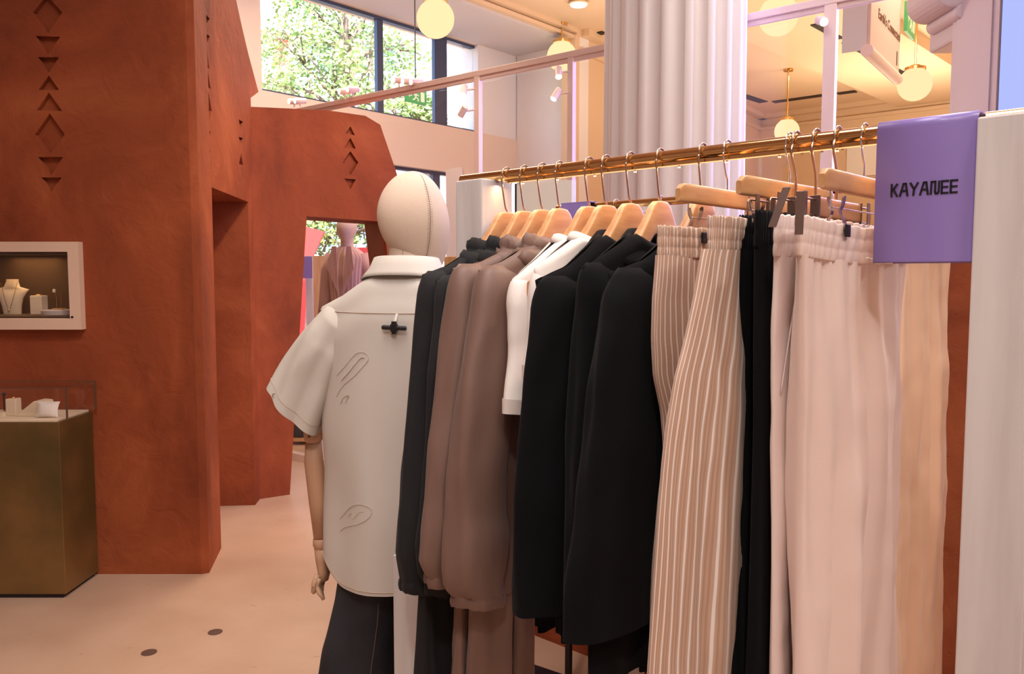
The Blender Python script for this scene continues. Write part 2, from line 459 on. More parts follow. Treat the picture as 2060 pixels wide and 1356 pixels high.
# grey soffit along the window head and its fascia
b = MB()
uS = WP.uz(1040, 100)[0]
WP.box(b, -9, uC, Z_HEAD, Z_HEAD + .03, .0, .95)
struct(b, 'trim_1', M['soffit'])
b = MB()
WP.box(b, -9, uC, Z_HEAD + .03, ZC, .93, .98)
WP.box(b, -9, uC, Z_HEAD + .03, Z_HEAD + .07, .98, 1.02)
WP.box(b, -9, uC, ZC - .05, ZC, .98, 1.06)
struct(b, 'trim_2', M['ceil'])
# window frames and panes
ups = [WP.uz(p, 150)[0] for p in (528, 770, 782, 885, 910, 1038)]
def window(name, u0, u1, z0, z1, frame_l=.0, frame_r=.0, extra=None):
    fr = MB()
    WP.box(fr, u0, u1, z0, z0 + .035, -.08, -.16)
    WP.box(fr, u0, u1, z1 - .035, z1, -.08, -.16)
    if frame_l: WP.box(fr, u0, u0 + frame_l, z0, z1, -.09, -.14)
    if frame_r: WP.box(fr, u1 - frame_r, u1, z0, z1, -.09, -.14)
    f = struct(fr, name, M['frame'])
    p = MB(); WP.box(p, u0 + frame_l, u1 - frame_r, z0 + .03, z1 - .03, -.11, -.12)
    p.build('window_pane', M['glass'], f)
    return f
window('window_1', ups[0], ups[2], Z_SILL, Z_HEAD, 0, ups[2] - ups[1])
window('window_2', ups[2], ups[4], Z_SILL, Z_HEAD, 0, ups[4] - ups[3])
window('window_3', ups[4], uW, Z_SILL, Z_HEAD)
b = MB(); WP.box(b, uW, uC + .12, Z_SILL - .02, Z_HEAD + .02, -.02, -.3); struct(b, 'wall_return', M['white'])
lo = [uL, WP.uz(778, 500)[0], WP.uz(896, 450)[0], uC]
for i in range(3):
    window('window_%d' % (i + 4), lo[i], lo[i + 1], .12, Z_SPAN, 0, .12)
# back walls
BP = VP(C1, G)
b = MB(); BP.box(b, 0, 1.02, 0, ZC, 0, -.2); struct(b, 'wall_back', M['white'])
JP = VP(J, C2 - J); lJ = (C2 - J).length
b = MB(); JP.box(b, -.1, lJ + .2, 0, ZC, 0, -.2); struct(b, 'wall_inner', M['ceil'])
CP = VP(C2, G)
b = MB(); CP.box(b, 0, 5.6, 0, ZC, 0, -.2)
struct(b, 'wall_far', M['ceil'])
# cornice mouldings
b = MB()
JP.box(b, 0, lJ, ZC - .28, ZC - .22, 0, .05); JP.box(b, 0, lJ, ZC - .08, ZC, 0, .14)
CP.box(b, 0, 5.5, ZC - .28, ZC - .22, 0, .05); CP.box(b, 0, 5.5, ZC - .08, ZC, 0, .14)
BP.box(b, 0, 1.05, ZC - .08, ZC, 0, .1)
struct(b, 'trim_3', M['ceil'])
b = MB()
b.prism([(A0.x - .2, -5.2, 0), (C3.x + .2, -5.2, 0), (C3.x + .2, -5.0, 0), (A0.x - .2, -5.0, 0)], (0, 0, ZC))
struct(b, 'wall_behind', M['plaster'])
b = MB(); b.prism([(C3.x, -5, 0), (C3.x + .2, -5, 0), (C3.x + .2, C3.y + .2, 0), (C3.x, C3.y + .2, 0)], (0, 0, ZC)); struct(b, 'wall_right', M['plaster'])
b = MB(); b.prism([(A0.x - .2, -5, 0), (A0.x, -5, 0), (A0.x, A0.y + .2, 0), (A0.x - .2, A0.y + .2, 0)], (0, 0, ZC)); struct(b, 'wall_side', M['plaster'])
# beams below the ceiling on the right
def strip_on(z, p, q, w, h):
    a, c = on_z(p[0], p[1], z), on_z(q[0], q[1], z)
    d = (c - a).normalized(); n = Vector((-d.y, d.x, 0)) * w
    return [a, c, c + n, a + n]
a = on_z(1495, 80, 4.45); c = on_z(1660, 152, 4.45)
d = (c - a).normalized(); n = Vector((d.y, -d.x, 0))
b = MB(); b.prism([a - d * 3, c + d * 5, c + d * 5 + n * 1.5, a - d * 3 + n * 1.5], (0, 0, ZC - 4.45)); struct(b, 'trim_4', M['ceil'])
# black slots in the ceiling
def slot(p, q, z, w=.11):
    a, c = on_z(p[0], p[1], z), on_z(q[0], q[1], z)
    d = (c - a).normalized(); n = Vector((-d.y, d.x, 0)) * w / 2
    b = MB(); b.prism([a - n, c - n, c + n, a + n], (0, 0, -.012))
    return struct(b, 'trim_slot', M['slot'])
slot((925, -6), (1158, 75), ZC - .001)
slot((1186, 72), (1216, 64), ZC - .001)
slot((1638, 48), (1690, 77), 4.449, .09); slot((1700, 84), (1826, 152), 4.449, .09)
def wslot(pl, p, q):
    u0, z0 = pl.uz(*p); u1, z1 = pl.uz(*q)
    b = MB(); pl.box(b, min(u0, u1), max(u0, u1), z0 - .03, z0 + .03, .0, .02); return struct(b, 'trim_slot', M['slot'])
for p, q in (((1480, 187), (1536, 205)), ((1556, 205), (1656, 191)), ((1685, 188), (1722, 183)), ((1885, 173), (1905, 171))): slot(p, q, ZC - .001, .16)

for (x0, y0, x1, y1, l) in ((1690, 55, 1712, 186, 'narrow pale panel high on the far wall right of the violet post'), (1706, 296, 1764, 352, 'white board on the far wall just above the rail'), (1486, 322, 1532, 362, 'pale board low on the far wall beside the column')):
    u0, z1 = CP.uz(x0, y0); u1, z0 = CP.uz(x1, y1)
    b = MB(); CP.box(b, u0, u1, z0, z1, .002, .05); single(b, 'wall_board', M['white'], l, 'board')
# ---------------------------------------------------------------- clay walls
Q0 = on_z(405, 1155); Q1 = on_z(523, 1004)
SP = VP(Q0, Q1 - Q0)                       # side face receding from the corner
XL = -4.6
yA = Q0.y
FP = VP((0, yA), (1, 0))
b = MB()
b.prism([(XL, yA, 0), (Q0.x, yA, 0), (Q0.x + .035, yA + .02, 0), SP.pt(.39, 0), (XL, yA + .39, 0)], (0, 0, 4.5))
clayA = struct(b, 'wall_left', M['clay'])
c = MB()
def carve(c, pl, pts, depth=.03):
    uz = [pl.uz(*p) for p in pts]
    c.prism(pl.poly(uz, .05), pl.n * -(.05 + depth))
for pts in ([(66, 25), (94, -10), (125, 25), (97, 67)], [(71, 72), (121, 74), (97, 109)], [(76, 115), (119, 115), (98, 146)],
            [(77, 181), (98, 152), (119, 181)], [(74, 222), (98, 186), (125, 223)], [(70, 271), (100, 228), (130, 270), (102, 309)],
            [(76, 316), (127, 316), (103, 352)], [(83, 357), (124, 357), (103, 386)]):
    carve(c, FP, pts)
v0 = FP.uz(-130, 507); v1 = FP.uz(145, 640)
c.prism([FP.pt(v0[0], v1[1], .05), FP.pt(v1[0], v1[1], .05), FP.pt(v1[0], v0[1], .05), FP.pt(v0[0], v0[1], .05)], FP.n * -.35)
cut(clayA, c)

LS = (Q1 - Q0).length
zt = lambda px, py: SP.uz(px, py)
D0, D1 = .385, zt(506, 700)[0]
zH = zt(506, 409)[1]
top = [zt(440, -120), zt(475, 0), zt(487, 55), zt(500, 110), zt(512, 155), zt(520, 185), (LS, zt(525, 217)[1])]
outl = [(D0, 4.4)] + top + [(LS, 0), (D1, 0), (D1, zH), (D0 + .02, zH), (D0 + .02, 0), (.2, 0), (.2, 4.4)]
outl = [(.2, 0), (D0 + .02, 0), (D0 + .02, zH), (D1, zH), (D1, 0), (LS, 0)] + [(u, z) for u, z in reversed(top)] + [(.2, top[0][1])]
b = MB(); b.prism(SP.poly(outl, .0), SP.n * -.5)
clayS = struct(b, 'wall_inner_left', M['clay'])
c = MB()
for pts in ([(411, 24), (422, 38), (416, 47)], [(412, 66), (422, 73), (417, 86)], [(417, 106), (421, 138), (413, 134)], [(418, 143), (424, 179), (414, 172)],
            [(419, 184), (426, 223), (418, 255), (412, 215)], [(413, 258), (424, 265), (419, 285)], [(413, 298), (424, 303), (419, 322)],
            [(480, 240), (489, 245), (485, 262)], [(480, 275), (489, 278), (485, 291)], [(485, 308), (489, 332), (481, 330)]):
    carve(c, SP, pts)
cut(clayS, c)

BD = Vector((.83, .55, 0)).normalized()
AP = VP(Q1, BD)
pts = [(525, 217), (600, 219), (660, 222), (735, 233), (765, 251), (797, 345), (832, 450)]
uz = [AP.uz(*p) for p in pts]; uz[0] = (0, uz[0][1])
ur = uz[-1][0]
ol0 = AP.uz(583, 990); ol1 = AP.uz(617, 435); or1 = AP.uz(771, 446); or0 = AP.uz(795, 640)
outl = [(0, 0), (ol0[0], 0), ol1, (or1[0], or1[1]), (or0[0], or0[1]), (or0[0] + .03, 0), (ur + .12, 0), (ur + .04, 1.2)] + list(reversed(uz))
b = MB(); b.prism(AP.poly(outl, 0), AP.n * -.35)
clayB = struct(b, 'wall_arch', M['clay'])
c = MB()
for pts in ([(705, 254), (695, 269), (714, 272)], [(705, 277), (693, 297), (716, 299)], [(705, 304), (689, 327), (705, 352), (721, 327)], [(693, 359), (716, 361), (705, 380)]):
    carve(c, AP, pts, .03)
cut(clayB, c)

# ---------------------------------------------------------------- partition of steel and glass
p1 = on_z(1150, 107, 2.9); p0 = on_z(640, 213, 2.9)
PP = VP(p0, p1 - p0)
uEnd = PP.uz(1700, 100)[0] + 1.6
u_of = lambda px, py=200: PP.uz(px, py)[0]
t = thing('glass_partition', 'blush steel framed glass screen running behind the fluted column', 'partition', PP.pt(u_of(1150), 0), 0)
b = MB(); PP.box(b, -.8, uEnd, 2.872, 2.91, -.02, .02); PP.box(b, -.8, uEnd, 2.845, 2.874, -.009, .009); b.build('top_rail', M['partition'], t, world=True, bevel=.004)
b = MB(); PP.box(b, -.8, uEnd, .0, .06, -.03, .03); b.build('bottom_rail', M['partition'], t, world=True)
posts = [(962, .022), (1150, .02), (1668, .03)]
for px, w in posts + [(2100, .03)]:
    u = u_of(px) if px < 2000 else uEnd - .04
    b = MB(); PP.box(b, u - w, u + w, .06, 2.872, -.02, .02); b.build('post', M['partition'], t, world=True, bevel=.003)
us = [-.8] + [u_of(px) for px, w in posts] + [uEnd - .06]
for i in range(len(us) - 1):
    b = MB(); PP.box(b, us[i] + .03, us[i + 1] - .03, .06, 2.83, -.004, .004); b.build('glass_pane', M['glass'], t, world=True)
# small spotlights clamped to the screen
def spotlight(pos, aim, label, arm, l=.075, r=.022):
    t = thing('spotlight', label, 'spotlight', pos, 0, 'small spotlights clamped to the glass screen')
    a = Vector(aim).normalized(); pos = Vector(pos)
    b = MB(); b.tube([pos - a * l * .5, pos + a * l * .5], r, 18); b.build('housing', M['partition'], t, world=True, smooth=True, auto=40)
    b = MB(); b.tube([pos + a * l * .45, pos + a * (l * .5 + .003)], r * .8, 18); b.build('lens', M['spotlens'], t, world=True)
    b = MB(); b.tube([pos, Vector(arm)], .006, 8); b.build('bracket', M['partition'], t, world=True)
def on_pp(px, py, off=.05):
    u, z = PP.uz(px, py); return PP.pt(u, z, off)
txt = ['leftmost twin spotlight on the screen top rail near the clay arch', 'spotlight close to the right of the leftmost one on the top rail',
       'spotlight before the tree window, left one of the middle pair', 'spotlight before the tree window, right one of the middle pair',
       'spotlight above the green exit sign, left one of three', 'spotlight above the green exit sign, middle one of three', 'dim spotlight above the green exit sign, right one of three']
for i, (px, py) in enumerate([(592, 204), (604, 203), (693, 184), (710, 180), (803, 161), (821, 163), (838, 165)]):
    p = on_pp(px, py, .0)
    spotlight(p, (-.75, -.55, -.1), txt[i], (p.x, p.y, max(2.88, p.z - .05)), .09, .024)
for px, py, aim, l in [(945, 185, (-.1, -.55, -.8), 'upper spotlight on the post left of the white wall'), (943, 227, (-.5, .5, -.7), 'lower spotlight on the post left of the white wall'),
                       (1135, 150, (0, -.6, -.8), 'upper spotlight on the post beside the fluted column'), (1131, 193, (-.5, -.3, -.8), 'lower spotlight on the post beside the fluted column'),
                       (1661, 48, (0, -.9, -.4), 'bright spotlight on the violet lit post right of the column')]:
    pst = min(posts, key=lambda q: abs(q[0] - px))[0]
    p = on_pp(px, py, .06); u = u_of(pst, py)
    spotlight(p, aim, l, PP.pt(u, p.z + .01, .01))

# ---------------------------------------------------------------- fluted column, pilaster, light box
cc = at(1350, 556, 4.35)
rad = .368; N = 20
def flute_ring(z, r):
    out = []
    for k in range(N):
        a0 = 2 * math.pi * k / N
        for q in range(12):
            tt = q / 12
            dd = 0 if tt < .16 or tt > .84 else .034 * math.sin(math.pi * (tt - .16) / .68) ** .6
            a = a0 + 2 * math.pi / N * tt
            out.append((cc.x + (r - dd) * math.cos(a), cc.y + (r - dd) * math.sin(a), z))
    return out
b = MB(); b.loft([flute_ring(z, r) for z, r in ((.25, rad), (1.5, rad * 1.0), (2.6, rad * .985), (ZC, rad * .96))])
b.lathe([(.46, 0), (.46, .12), (.42, .14), (.44, .19), (.40, .23), (.38, .27)], (cc.x, cc.y, 0), 48)
o = single(b, 'column', M['column'], 'large fluted ivory column standing behind the brass rail', 'column', smooth=True, auto=35)
o['kind'] = 'structure'
pl, pr = at(1915, 100, 5.6), at(2008, 100, 5.2)
b = MB(); d = (pr - pl); d.z = 0
n = Vector((-d.y, d.x, 0)).normalized() * .45
q0 = Vector((pl.x, pl.y, 0)); q1 = q0 + d
b.prism([q0, q1, q1 + n, q0 + n], (0, 0, ZC))
QP = VP(q0, d)
QP.box(b, .05, d.length - .05, .4, ZC, 0, .0 + .012)
b = struct(b, 'wall_pilaster', M['pilaster'])
b = MB()
for (px, py, r) in ((1888, -6, .13), (1905, 40, .05)):
    c0 = at(px, py, 5.7)
    b.tube([c0 + Vector((0, -.2, 0)), c0 + Vector((0, .2, 0))], [r, r], 28)
c0 = at(1912, 10, 5.75); b.box((c0.x + .04, c0.y, c0.z + .1), (.16, .4, .75))
struct(b, 'trim_5', M['pilaster'], smooth=False, bevel=.02)
a = at(2011, 100, 4.9); c = at(2330, 100, 4.2)
LP = VP((a.x, a.y), (c - a).xy)
t = thing('light_box', 'tall glowing violet light box beside the mauve pilaster', 'light box', LP.pt(.7, 0), 0)
L = (c - a).xy.length
b = MB(); LP.box(b, 0, L, 0, 4.2, -.15, 0); b.build('housing', M['frame'], t, world=True)
b = MB(); LP.box(b, .01, L - .01, .05, 4.18, 0.001, .006); b.build('lit_panel', M['bluelight'], t, world=True)
lamp('violet_light', 'AREA', LP.pt(L * .5, 2.6, .08), 125, (.45, .42, 1.0), 1.2, 2.4, target=cc + Vector((.3, 0, 2.4 - cc.z)))

# ---------------------------------------------------------------- globe pendants
def pendant(px, py, rpx, Y, label, zc=ZC, disc=True):
    c = at(px, py, Y); r = rpx / F_PX * Y
    t = thing('globe_pendant', label, 'pendant lamp', (c.x, c.y, c.z - r), 0, 'opal globe pendants')
    b = MB(); b.sphere(c, r, 32, 20); b.build('globe', M['globe'], t, world=True, smooth=True)
    b = MB(); b.lathe([(.001, r + .035), (.05, r + .03), (.055, r + .012), (r * .62, r + .004), (r * .62, r * .86), (r * .3, r * .9)], c, 28); b.build('cap', M['brass'], t, world=True, smooth=True, auto=35)
    b = MB(); b.tube([(c.x, c.y, c.z + r + .02), (c.x, c.y, zc - .01)], .012, 8); b.build('rod', M['brass'], t, world=True)
    b = MB(); b.lathe([(.07, -.03), (.075, 0)], (c.x, c.y, zc), 24); b.build('canopy', M['brass'], t, world=True)
    d = bpy.data.lights.new('globe_lamp', 'POINT')
pendant(876, 38, 37, 8.2, 'opal globe pendant hanging before the window right of the tree')
pendant(1130, 113, 29, 10.2, 'opal globe pendant partly behind the glass screen left of the column')
pendant(1566, 32, 38, 7.6, 'large opal globe pendant right of the column at the picture top')
pendant(1840, 170, 32, 9.3, 'opal globe pendant beside the hanging banner and green exit sign')
pendant(1583, 264, 24, 12.4, 'small distant opal globe pendant just above the brass rail')

# bright ceiling downlight
def downlight(px, py, r, label, aimdown=True):
    c = on_z(px, py, ZC - .02)
    b = MB(); b.lathe([(r, 0), (r, -.015), (r * .8, -.02)], c, 24, cap=True)
    t = thing('downlight', label, 'ceiling light', c, 0)
    b.build('ring', M['ceil'], t, world=True)
    b = MB(); b.lathe([(r * .8, -.022), (r * .79, -.03)], c, 24); b.build('lens', M['spotlens'], t, world=True)
downlight(1164, 6, .11, 'bright round ceiling light left of the fluted column')
downlight(1844, 76, .07, 'small bright ceiling spot under the green exit sign')

# hanging banner
ba, bb_ = at(1748, 60, 6.6), at(1808, 60, 7.5)
HP = VP((ba.x, ba.y), (bb_ - ba).xy)
u1 = HP.uz(1808, 60)[0]; zb = HP.uz(1748, 100)[1]
t = thing('hanging_banner', 'white cloth banner on a roller hanging beyond the glass screen', 'banner', HP.pt(u1 / 2, zb - .05), 0)
b = MB(); HP.box(b, 0, u1, zb, ZC - .02, -.012, .012); b.build('banner_cloth', M['banner'], t, world=True)
b = MB(); HP.box(b, -.002, .010, zb, ZC - .02, -.20, -.013); b.build('banner_edge', M['soffit'], t, world=True)
b = MB(); b.tube([HP.pt(-.05, zb - .02, .0), HP.pt(u1 + .01, zb - .02, .0)], .048, 18); b.build('roller', M['partition'], t, world=True, smooth=True, auto=40)
def flat_text(s, size, origin, xd, zd, m, name, parent, ext=.002, align='LEFT'):
    cu = bpy.data.curves.new(name, 'FONT'); cu.body = s; cu.size = size; cu.extrude = ext; cu.align_x = align
    tmp = bpy.data.objects.new('tmp', cu); COL.objects.link(tmp)
    dg = bpy.context.evaluated_depsgraph_get(); me = bpy.data.meshes.new_from_object(tmp.evaluated_get(dg))
    bpy.data.objects.remove(tmp, do_unlink=True)
    xd = Vector(xd).normalized(); zd = Vector(zd).normalized(); nd = xd.cross(zd)
    mx = Matrix((xd, zd, nd)).transposed().to_4x4(); mx.translation = Vector(origin)
    me.transform(wm(parent).inverted() @ mx); me.materials.clear(); me.materials.append(m)
    o = bpy.data.objects.new(name, me); COL.objects.link(o); o.parent = parent; WM[o.name] = wm(parent).copy()
    return o
tu, tz = HP.uz(1764, 13)
flat_text("Earth's Connected", .115, HP.pt(tu, tz - .09, .014), HP.d, (0, 0, 1), M['bannertext'], 'lettering', t)
mu, mz = HP.uz(1801, 118)
b = MB(); HP.box(b, mu - .012, mu + .012, mz - .06, mz + .06, .012, .015); b.build('mark', M['ink'], t, world=True)

# exit signs
def exit_sign(p, d, w, h, label):
    pl = VP((p.x, p.y), d)
    t = thing('exit_sign', label, 'exit sign', (p.x, p.y, p.z - h / 2), 0)
    b = MB(); pl.box(b, -w / 2, w / 2, p.z - h / 2, p.z + h / 2, -.015, .015); b.build('sign_board', M['exit'], t, world=True, bevel=.003)
    b = MB(); z = p.z
    pl.box(b, w * .2, w * .38, z - h * .34, z + h * .34, .015, .018); b.build('door_mark', M['sign_white'], t, world=True)
    b = MB(); b.sphere(pl.pt(-.02 * w, z + h * .26, .017), h * .08, 12, 8, (1, .3, 1))
    def bar(u0, z0, u1, z1, th=.05):
        a0, a1 = Vector((u0 * w, z0 * h)), Vector((u1 * w, z1 * h)); dd = (a1 - a0).normalized(); nn = Vector((-dd.y, dd.x)) * th * h
        b.prism([pl.pt((a0 + nn).x, z + (a0 + nn).y, .015), pl.pt((a1 + nn).x, z + (a1 + nn).y, .015), pl.pt((a1 - nn).x, z + (a1 - nn).y, .015), pl.pt((a0 - nn).x, z + (a0 - nn).y, .015)], pl.n * .003)
    bar(-.03, .16, -.05, -.08, .07); bar(-.05, -.06, .08, -.2); bar(.08, -.2, .06, -.36); bar(-.05, -.06, -.1, -.24); bar(-.1, -.24, -.2, -.3); bar(-.03, .14, .1, .04, .035); bar(-.04, .14, -.14, .02, .035)
    b.build('running_figure', M['sign_white'], t, world=True); b = MB()
    bar(-.42, 0, -.24, 0, .05); bar(-.42, 0, -.34, .14, .04); bar(-.42, 0, -.34, -.14, .04)
    b.build('arrow_mark', M['sign_white'], t, world=True)
    b = MB(); b.tube([(p.x, p.y, z + h / 2), (p.x, p.y, ZC)], .006, 6); b.build('hanger_rod', M['slot'], t, world=True)
exit_sign(at(1830, 42, 7.6), (bb_ - ba).xy, .36, .26, 'green exit sign hanging beside the white banner')
exit_sign(at(836, 194, 7.9), E1.xy, .26, .13, 'green exit sign hanging before the window above the mannequin')

# ---------------------------------------------------------------- street outside
def rnd(a, b): return random.uniform(a, b)
def tree(base, h, blobs, label, n, leaf=.14, trunk=.12, seed=1, branches=()):
    random.seed(seed)
    t = thing('street_tree', label, 'tree', base, 0, None)
    B = Vector(base)
    b = MB()
    pts = [B + Vector((math.sin(k * 1.1 + seed) * .12, math.cos(k * .9) * .1, h * k / 7)) for k in range(8)]
    pts[0] = B.copy()
    b.tube(pts, [trunk * (1 - .1 * k) for k in range(8)], 9)
    b.build('trunk', M['bark'], t, world=True, smooth=True)
    b = MB()
    for (c, r) in blobs:
        c = Vector(c); st = B + Vector((0, 0, max(h * .35, min(c.z - r * .9, h * .9))))
        m1 = st.lerp(c, .5) + Vector((rnd(-.2, .2), rnd(-.2, .2), .15))
        b.tube([st, m1, c], [.05, .035, .015], 6)
        for _ in range(6):
            e = c + Vector((rnd(-1, 1), rnd(-1, 1), rnd(-.7, 1))).normalized() * r.x * .85 if isinstance(r, Vector) else c + Vector((rnd(-1, 1), rnd(-1, 1), rnd(-.7, 1))).normalized() * r * .85
            b.tube([m1.lerp(c, .6), (c + e) / 2 + Vector((0, 0, .08)), e], [.022, .014, .006], 5)
    for br in branches: b.tube([Vector(q) for q in br], [.05 * (1 - .25 * k) for k in range(len(br))], 7)
    b.build('branches', M['bark'], t, world=True, smooth=True)
    b = MB(); tot = sum(r ** 2 for c, r in blobs)
    for c, r in blobs:
        c = Vector(c)
        twigs = []
        for _ in range(26):
            v = Vector((rnd(-1, 1), rnd(-1, 1), rnd(-1, 1))).normalized() * r * rnd(.45, 1.0); twigs.append(c + v)
        for _ in range(int(n * r * r / tot)):
            q = random.choice(twigs) + Vector((random.gauss(0, .16), random.gauss(0, .16), random.gauss(0, .13))) * r
            a = Vector((rnd(-1, 1), rnd(-1, 1), rnd(-.6, .6))).normalized(); s = leaf * rnd(.6, 1.2)
            u = a.orthogonal().normalized() * s * .5
            b.add([q - a * s * .5, q + u * .7, q + a * s * .5, q - u * .7], [(0, 1, 2, 3)])
    b.build('foliage', M['leaf'], t, world=True)
def P(px, py, Y): return at(px, py, Y)
tb = at(700, 300, 16); 
tree((tb.x, tb.y, 0), 6.5, [(P(600, 120, 16), 1.1), (P(560, 170, 16.5), .9), (P(660, 170, 15.5), 1.1), (P(700, 60, 16.5), 1.2), (P(640, 40, 17), 1.0), (P(750, 120, 16), 1.0), (P(740, 30, 16.5), .9), (P(600, 200, 15.5), .8), (P(800, 190, 16.2), .8), (P(820, 100, 17), .6), (P(690, -60, 16.5), 1.4), (P(720, 190, 16), .9), (P(560, 70, 17), .55)],
     'tall leafy street tree filling the left window panes', 8000, .105, .13, 3)
tb = at(645, 560, 13.0)
tree((tb.x - .5, tb.y, 0), 2.9, [(P(630, 450, 13), .42), (P(662, 445, 13.2), .45), (P(600, 430, 13), .6), (P(700, 420, 13.5), .6), (P(668, 490, 13), .28), (P(730, 470, 13), .3), (P(650, 400, 13), .7)],
     'small street tree seen through the clay archway', 2600, .085, .07, 5)
tb = at(860, 240, 15.0)
tree((tb.x, tb.y, 0), 3.4, [(P(840, 225, 15), .45), (P(875, 240, 15), .35), (P(800, 225, 15), .4), (P(850, 262, 15), .5)],
     'low leafy tree behind the pane beside the blue mullion', 1500, .1, .07, 9)

def building(x0, x1, Y, z1, label, wallm, rows, cols, brick=True, depth=6, rz=0.0, balcony=None, z0w=.5):
    t = thing('building', label, 'building', ((x0 + x1) / 2, Y, 0), rz)
    b = MB(); b.box(((0), depth / 2, z1 / 2), (x1 - x0, depth, z1)); b.build('wall', wallm, t)
    w = (x1 - x0) / cols
    for i in range(cols):
        for j in range(rows):
            cx = -(x1 - x0) / 2 + w * (i + .5); cz = z0w + (z1 - z0w) * (j + .5) / rows; hh = (z1 - z0w) / rows
            f = MB(); f.box((cx, -.03, cz), (w * .62, .12, hh * .6)); fo = f.build('window', M['white'], t)
            g = MB()
            for k in (-1, 0, 1): g.box((cx + k * w * .19, -.095, cz), (w * .16, .02, hh * .52))
            g.build('pane', M['winglass'], fo)
        if brick:
            f = MB(); f.box((-(x1 - x0) / 2 + w * i, -.04, z1 / 2), (w * .22, .14, z1)); f.build('brick_pier', M['brick'], t)
    if balcony:
        f = MB()
        for zb in balcony:
            f.box((0, -.5, zb), (x1 - x0, 1.0, .15))
            f.box((0, -.98, zb + .9), (x1 - x0, .05, .05)); f.box((0, -.98, zb + .5), (x1 - x0, .03, .03))
            k = -(x1 - x0) / 2
            while k < (x1 - x0) / 2: f.box((k, -.98, zb + .5), (.04, .04, .9)); k += .8
        f.build('balcony', M['facade'], t)
    return t
pL, pR = at(430, 150, 27), at(765, 150, 27)
building(pL.x - 2, pR.x + 1, 27, 13.5, 'white and red brick building behind the tall street tree', M['facade'], 4, 4, True, 6, R(14), (9.2,))
pL, pR = at(775, 150, 24), at(1160, 150, 24)
building(pL.x, pR.x + 2, 25, 9.0, 'plain white building with small windows beyond the second pane', M['facade'], 3, 4, False, 5, R(-8))
# red hoardings and the glass pavilion on the street
def slab(name, label, cat, px, Y, m, th=.08):
    pts = [at(x, y, Y) for x, y in px]
    b = MB(); b.prism(pts, (0, th, 0)); return single(b, name, m, label, cat)
slab('red_hoarding', 'red slanted street hoarding behind the small purple sign', 'hoarding', [(560, 440), (652, 466), (622, 530), (604, 765), (540, 765)], 12.2, M['red'])
slab('red_hoarding', 'red street hoarding with white mark beside the suited mannequin', 'hoarding', [(652, 528), (676, 498), (760, 498), (760, 776), (640, 776), (648, 600)], 11.6, M['red'])
c = at(673, 516, 11.55); b = MB(); b.box((c.x, 11.58, c.z), (.06, .04, .07)); single(b, 'hoarding_label', M['white'], 'small white square label on the red street hoarding', 'label')
t = thing('glass_pavilion', 'grey glass street pavilion between the red hoardings', 'pavilion', at(660, 520, 17.5) * Vector((1, 1, 0)).x if False else (at(660, 520, 17.5).x, 17.5, 0))
x = at(660, 520, 17.5).x
b = MB(); b.box((x, 18, 1.0), (4.2, 1.2, 2.0)); b.build('base', mat('pavilion base', srgb(96, 104, 106), .6), t, world=True)
b = MB(); b.box((x, 18, 2.6), (4.2, 1.2, 1.15)); b.build('glazing', M['winglass'], t, world=True)
b = MB(); b.box((x, 17.9, 3.2), (4.5, 1.6, .12)); b.box((x, 17.4, 2.0), (4.3, .1, .1)); b.build('roof', M['facade'], t, world=True)

# ---------------------------------------------------------------- wall vitrine
def fpx(px, py): return FP.uz(px, py)
u0, z1 = fpx(-150, 487); u1, z0 = fpx(173, 662)
hu1, hz1 = fpx(145, 507); hz0 = fpx(145, 640)[1]; hu0 = fpx(-126, 507)[0]
t = thing('wall_vitrine', 'pale framed display niche set in the clay wall', 'display case', ((u0 + u1) / 2, yA, z0), 0)
b = MB()
th = .045
b.box(((u0 + u1) / 2, yA - th / 2, (z1 + hz1) / 2), (u1 - u0, th, z1 - hz1)); b.box(((u0 + u1) / 2, yA - th / 2, (z0 + hz0) / 2), (u1 - u0, th, hz0 - z0))
b.box(((u1 + hu1) / 2, yA - th / 2, (hz0 + hz1) / 2), (u1 - hu1, th, hz1 - hz0)); b.box(((u0 + hu0) / 2, yA - th / 2, (hz0 + hz1) / 2), (hu0 - u0, th, hz1 - hz0))
b.build('frame', M['vit_frame'], t, world=True)
b = MB(); yb = yA + .285; e = .008
b.box(((hu0 + hu1) / 2, yb, (hz0 + hz1) / 2), (hu1 - hu0 - .004, e, hz1 - hz0 - .004))
b.box(((hu0 + hu1) / 2, yA + .14, hz1 - e), (hu1 - hu0 - .004, .28, e)); b.box(((hu0 + hu1) / 2, yA + .14, hz0 + e), (hu1 - hu0 - .004, .28, e))
b.box((hu1 - e, yA + .14, (hz0 + hz1) / 2), (e, .28, hz1 - hz0 - .01)); b.box((hu0 + e, yA + .14, (hz0 + hz1) / 2), (e, .28, hz1 - hz0 - .01))
b.build('lining', M['vit_in'], t, world=True)
b = MB(); b.box(((hu0 + hu1) / 2, yA - .02, (hz0 + hz1) / 2), (hu1 - hu0, .004, hz1 - hz0)); b.build('glass_pane', M['glass'], t, world=True)
for (px, py) in ((155, 637), (7, 637)):
    lu, lz = fpx(px, py) if px > 100 else fpx(px, 641)
    b = MB(); b.tube([(lu, yA - th - .003, lz - (0 if px > 100 else .012)), (lu, yA - th + .004, lz - (0 if px > 100 else .012))], .006, 12); b.build('lock', M['ink'], t, world=True)
lamp('vitrine_lamp', 'AREA', ((hu1 + hu0) / 2, yA + .14, hz1 - .02), .55, (1, .62, .3), .25)
zf = hz0 + .0125
def vit(px, off): return (fpx(px, 600)[0] * (1 + off / yA), yA + off)
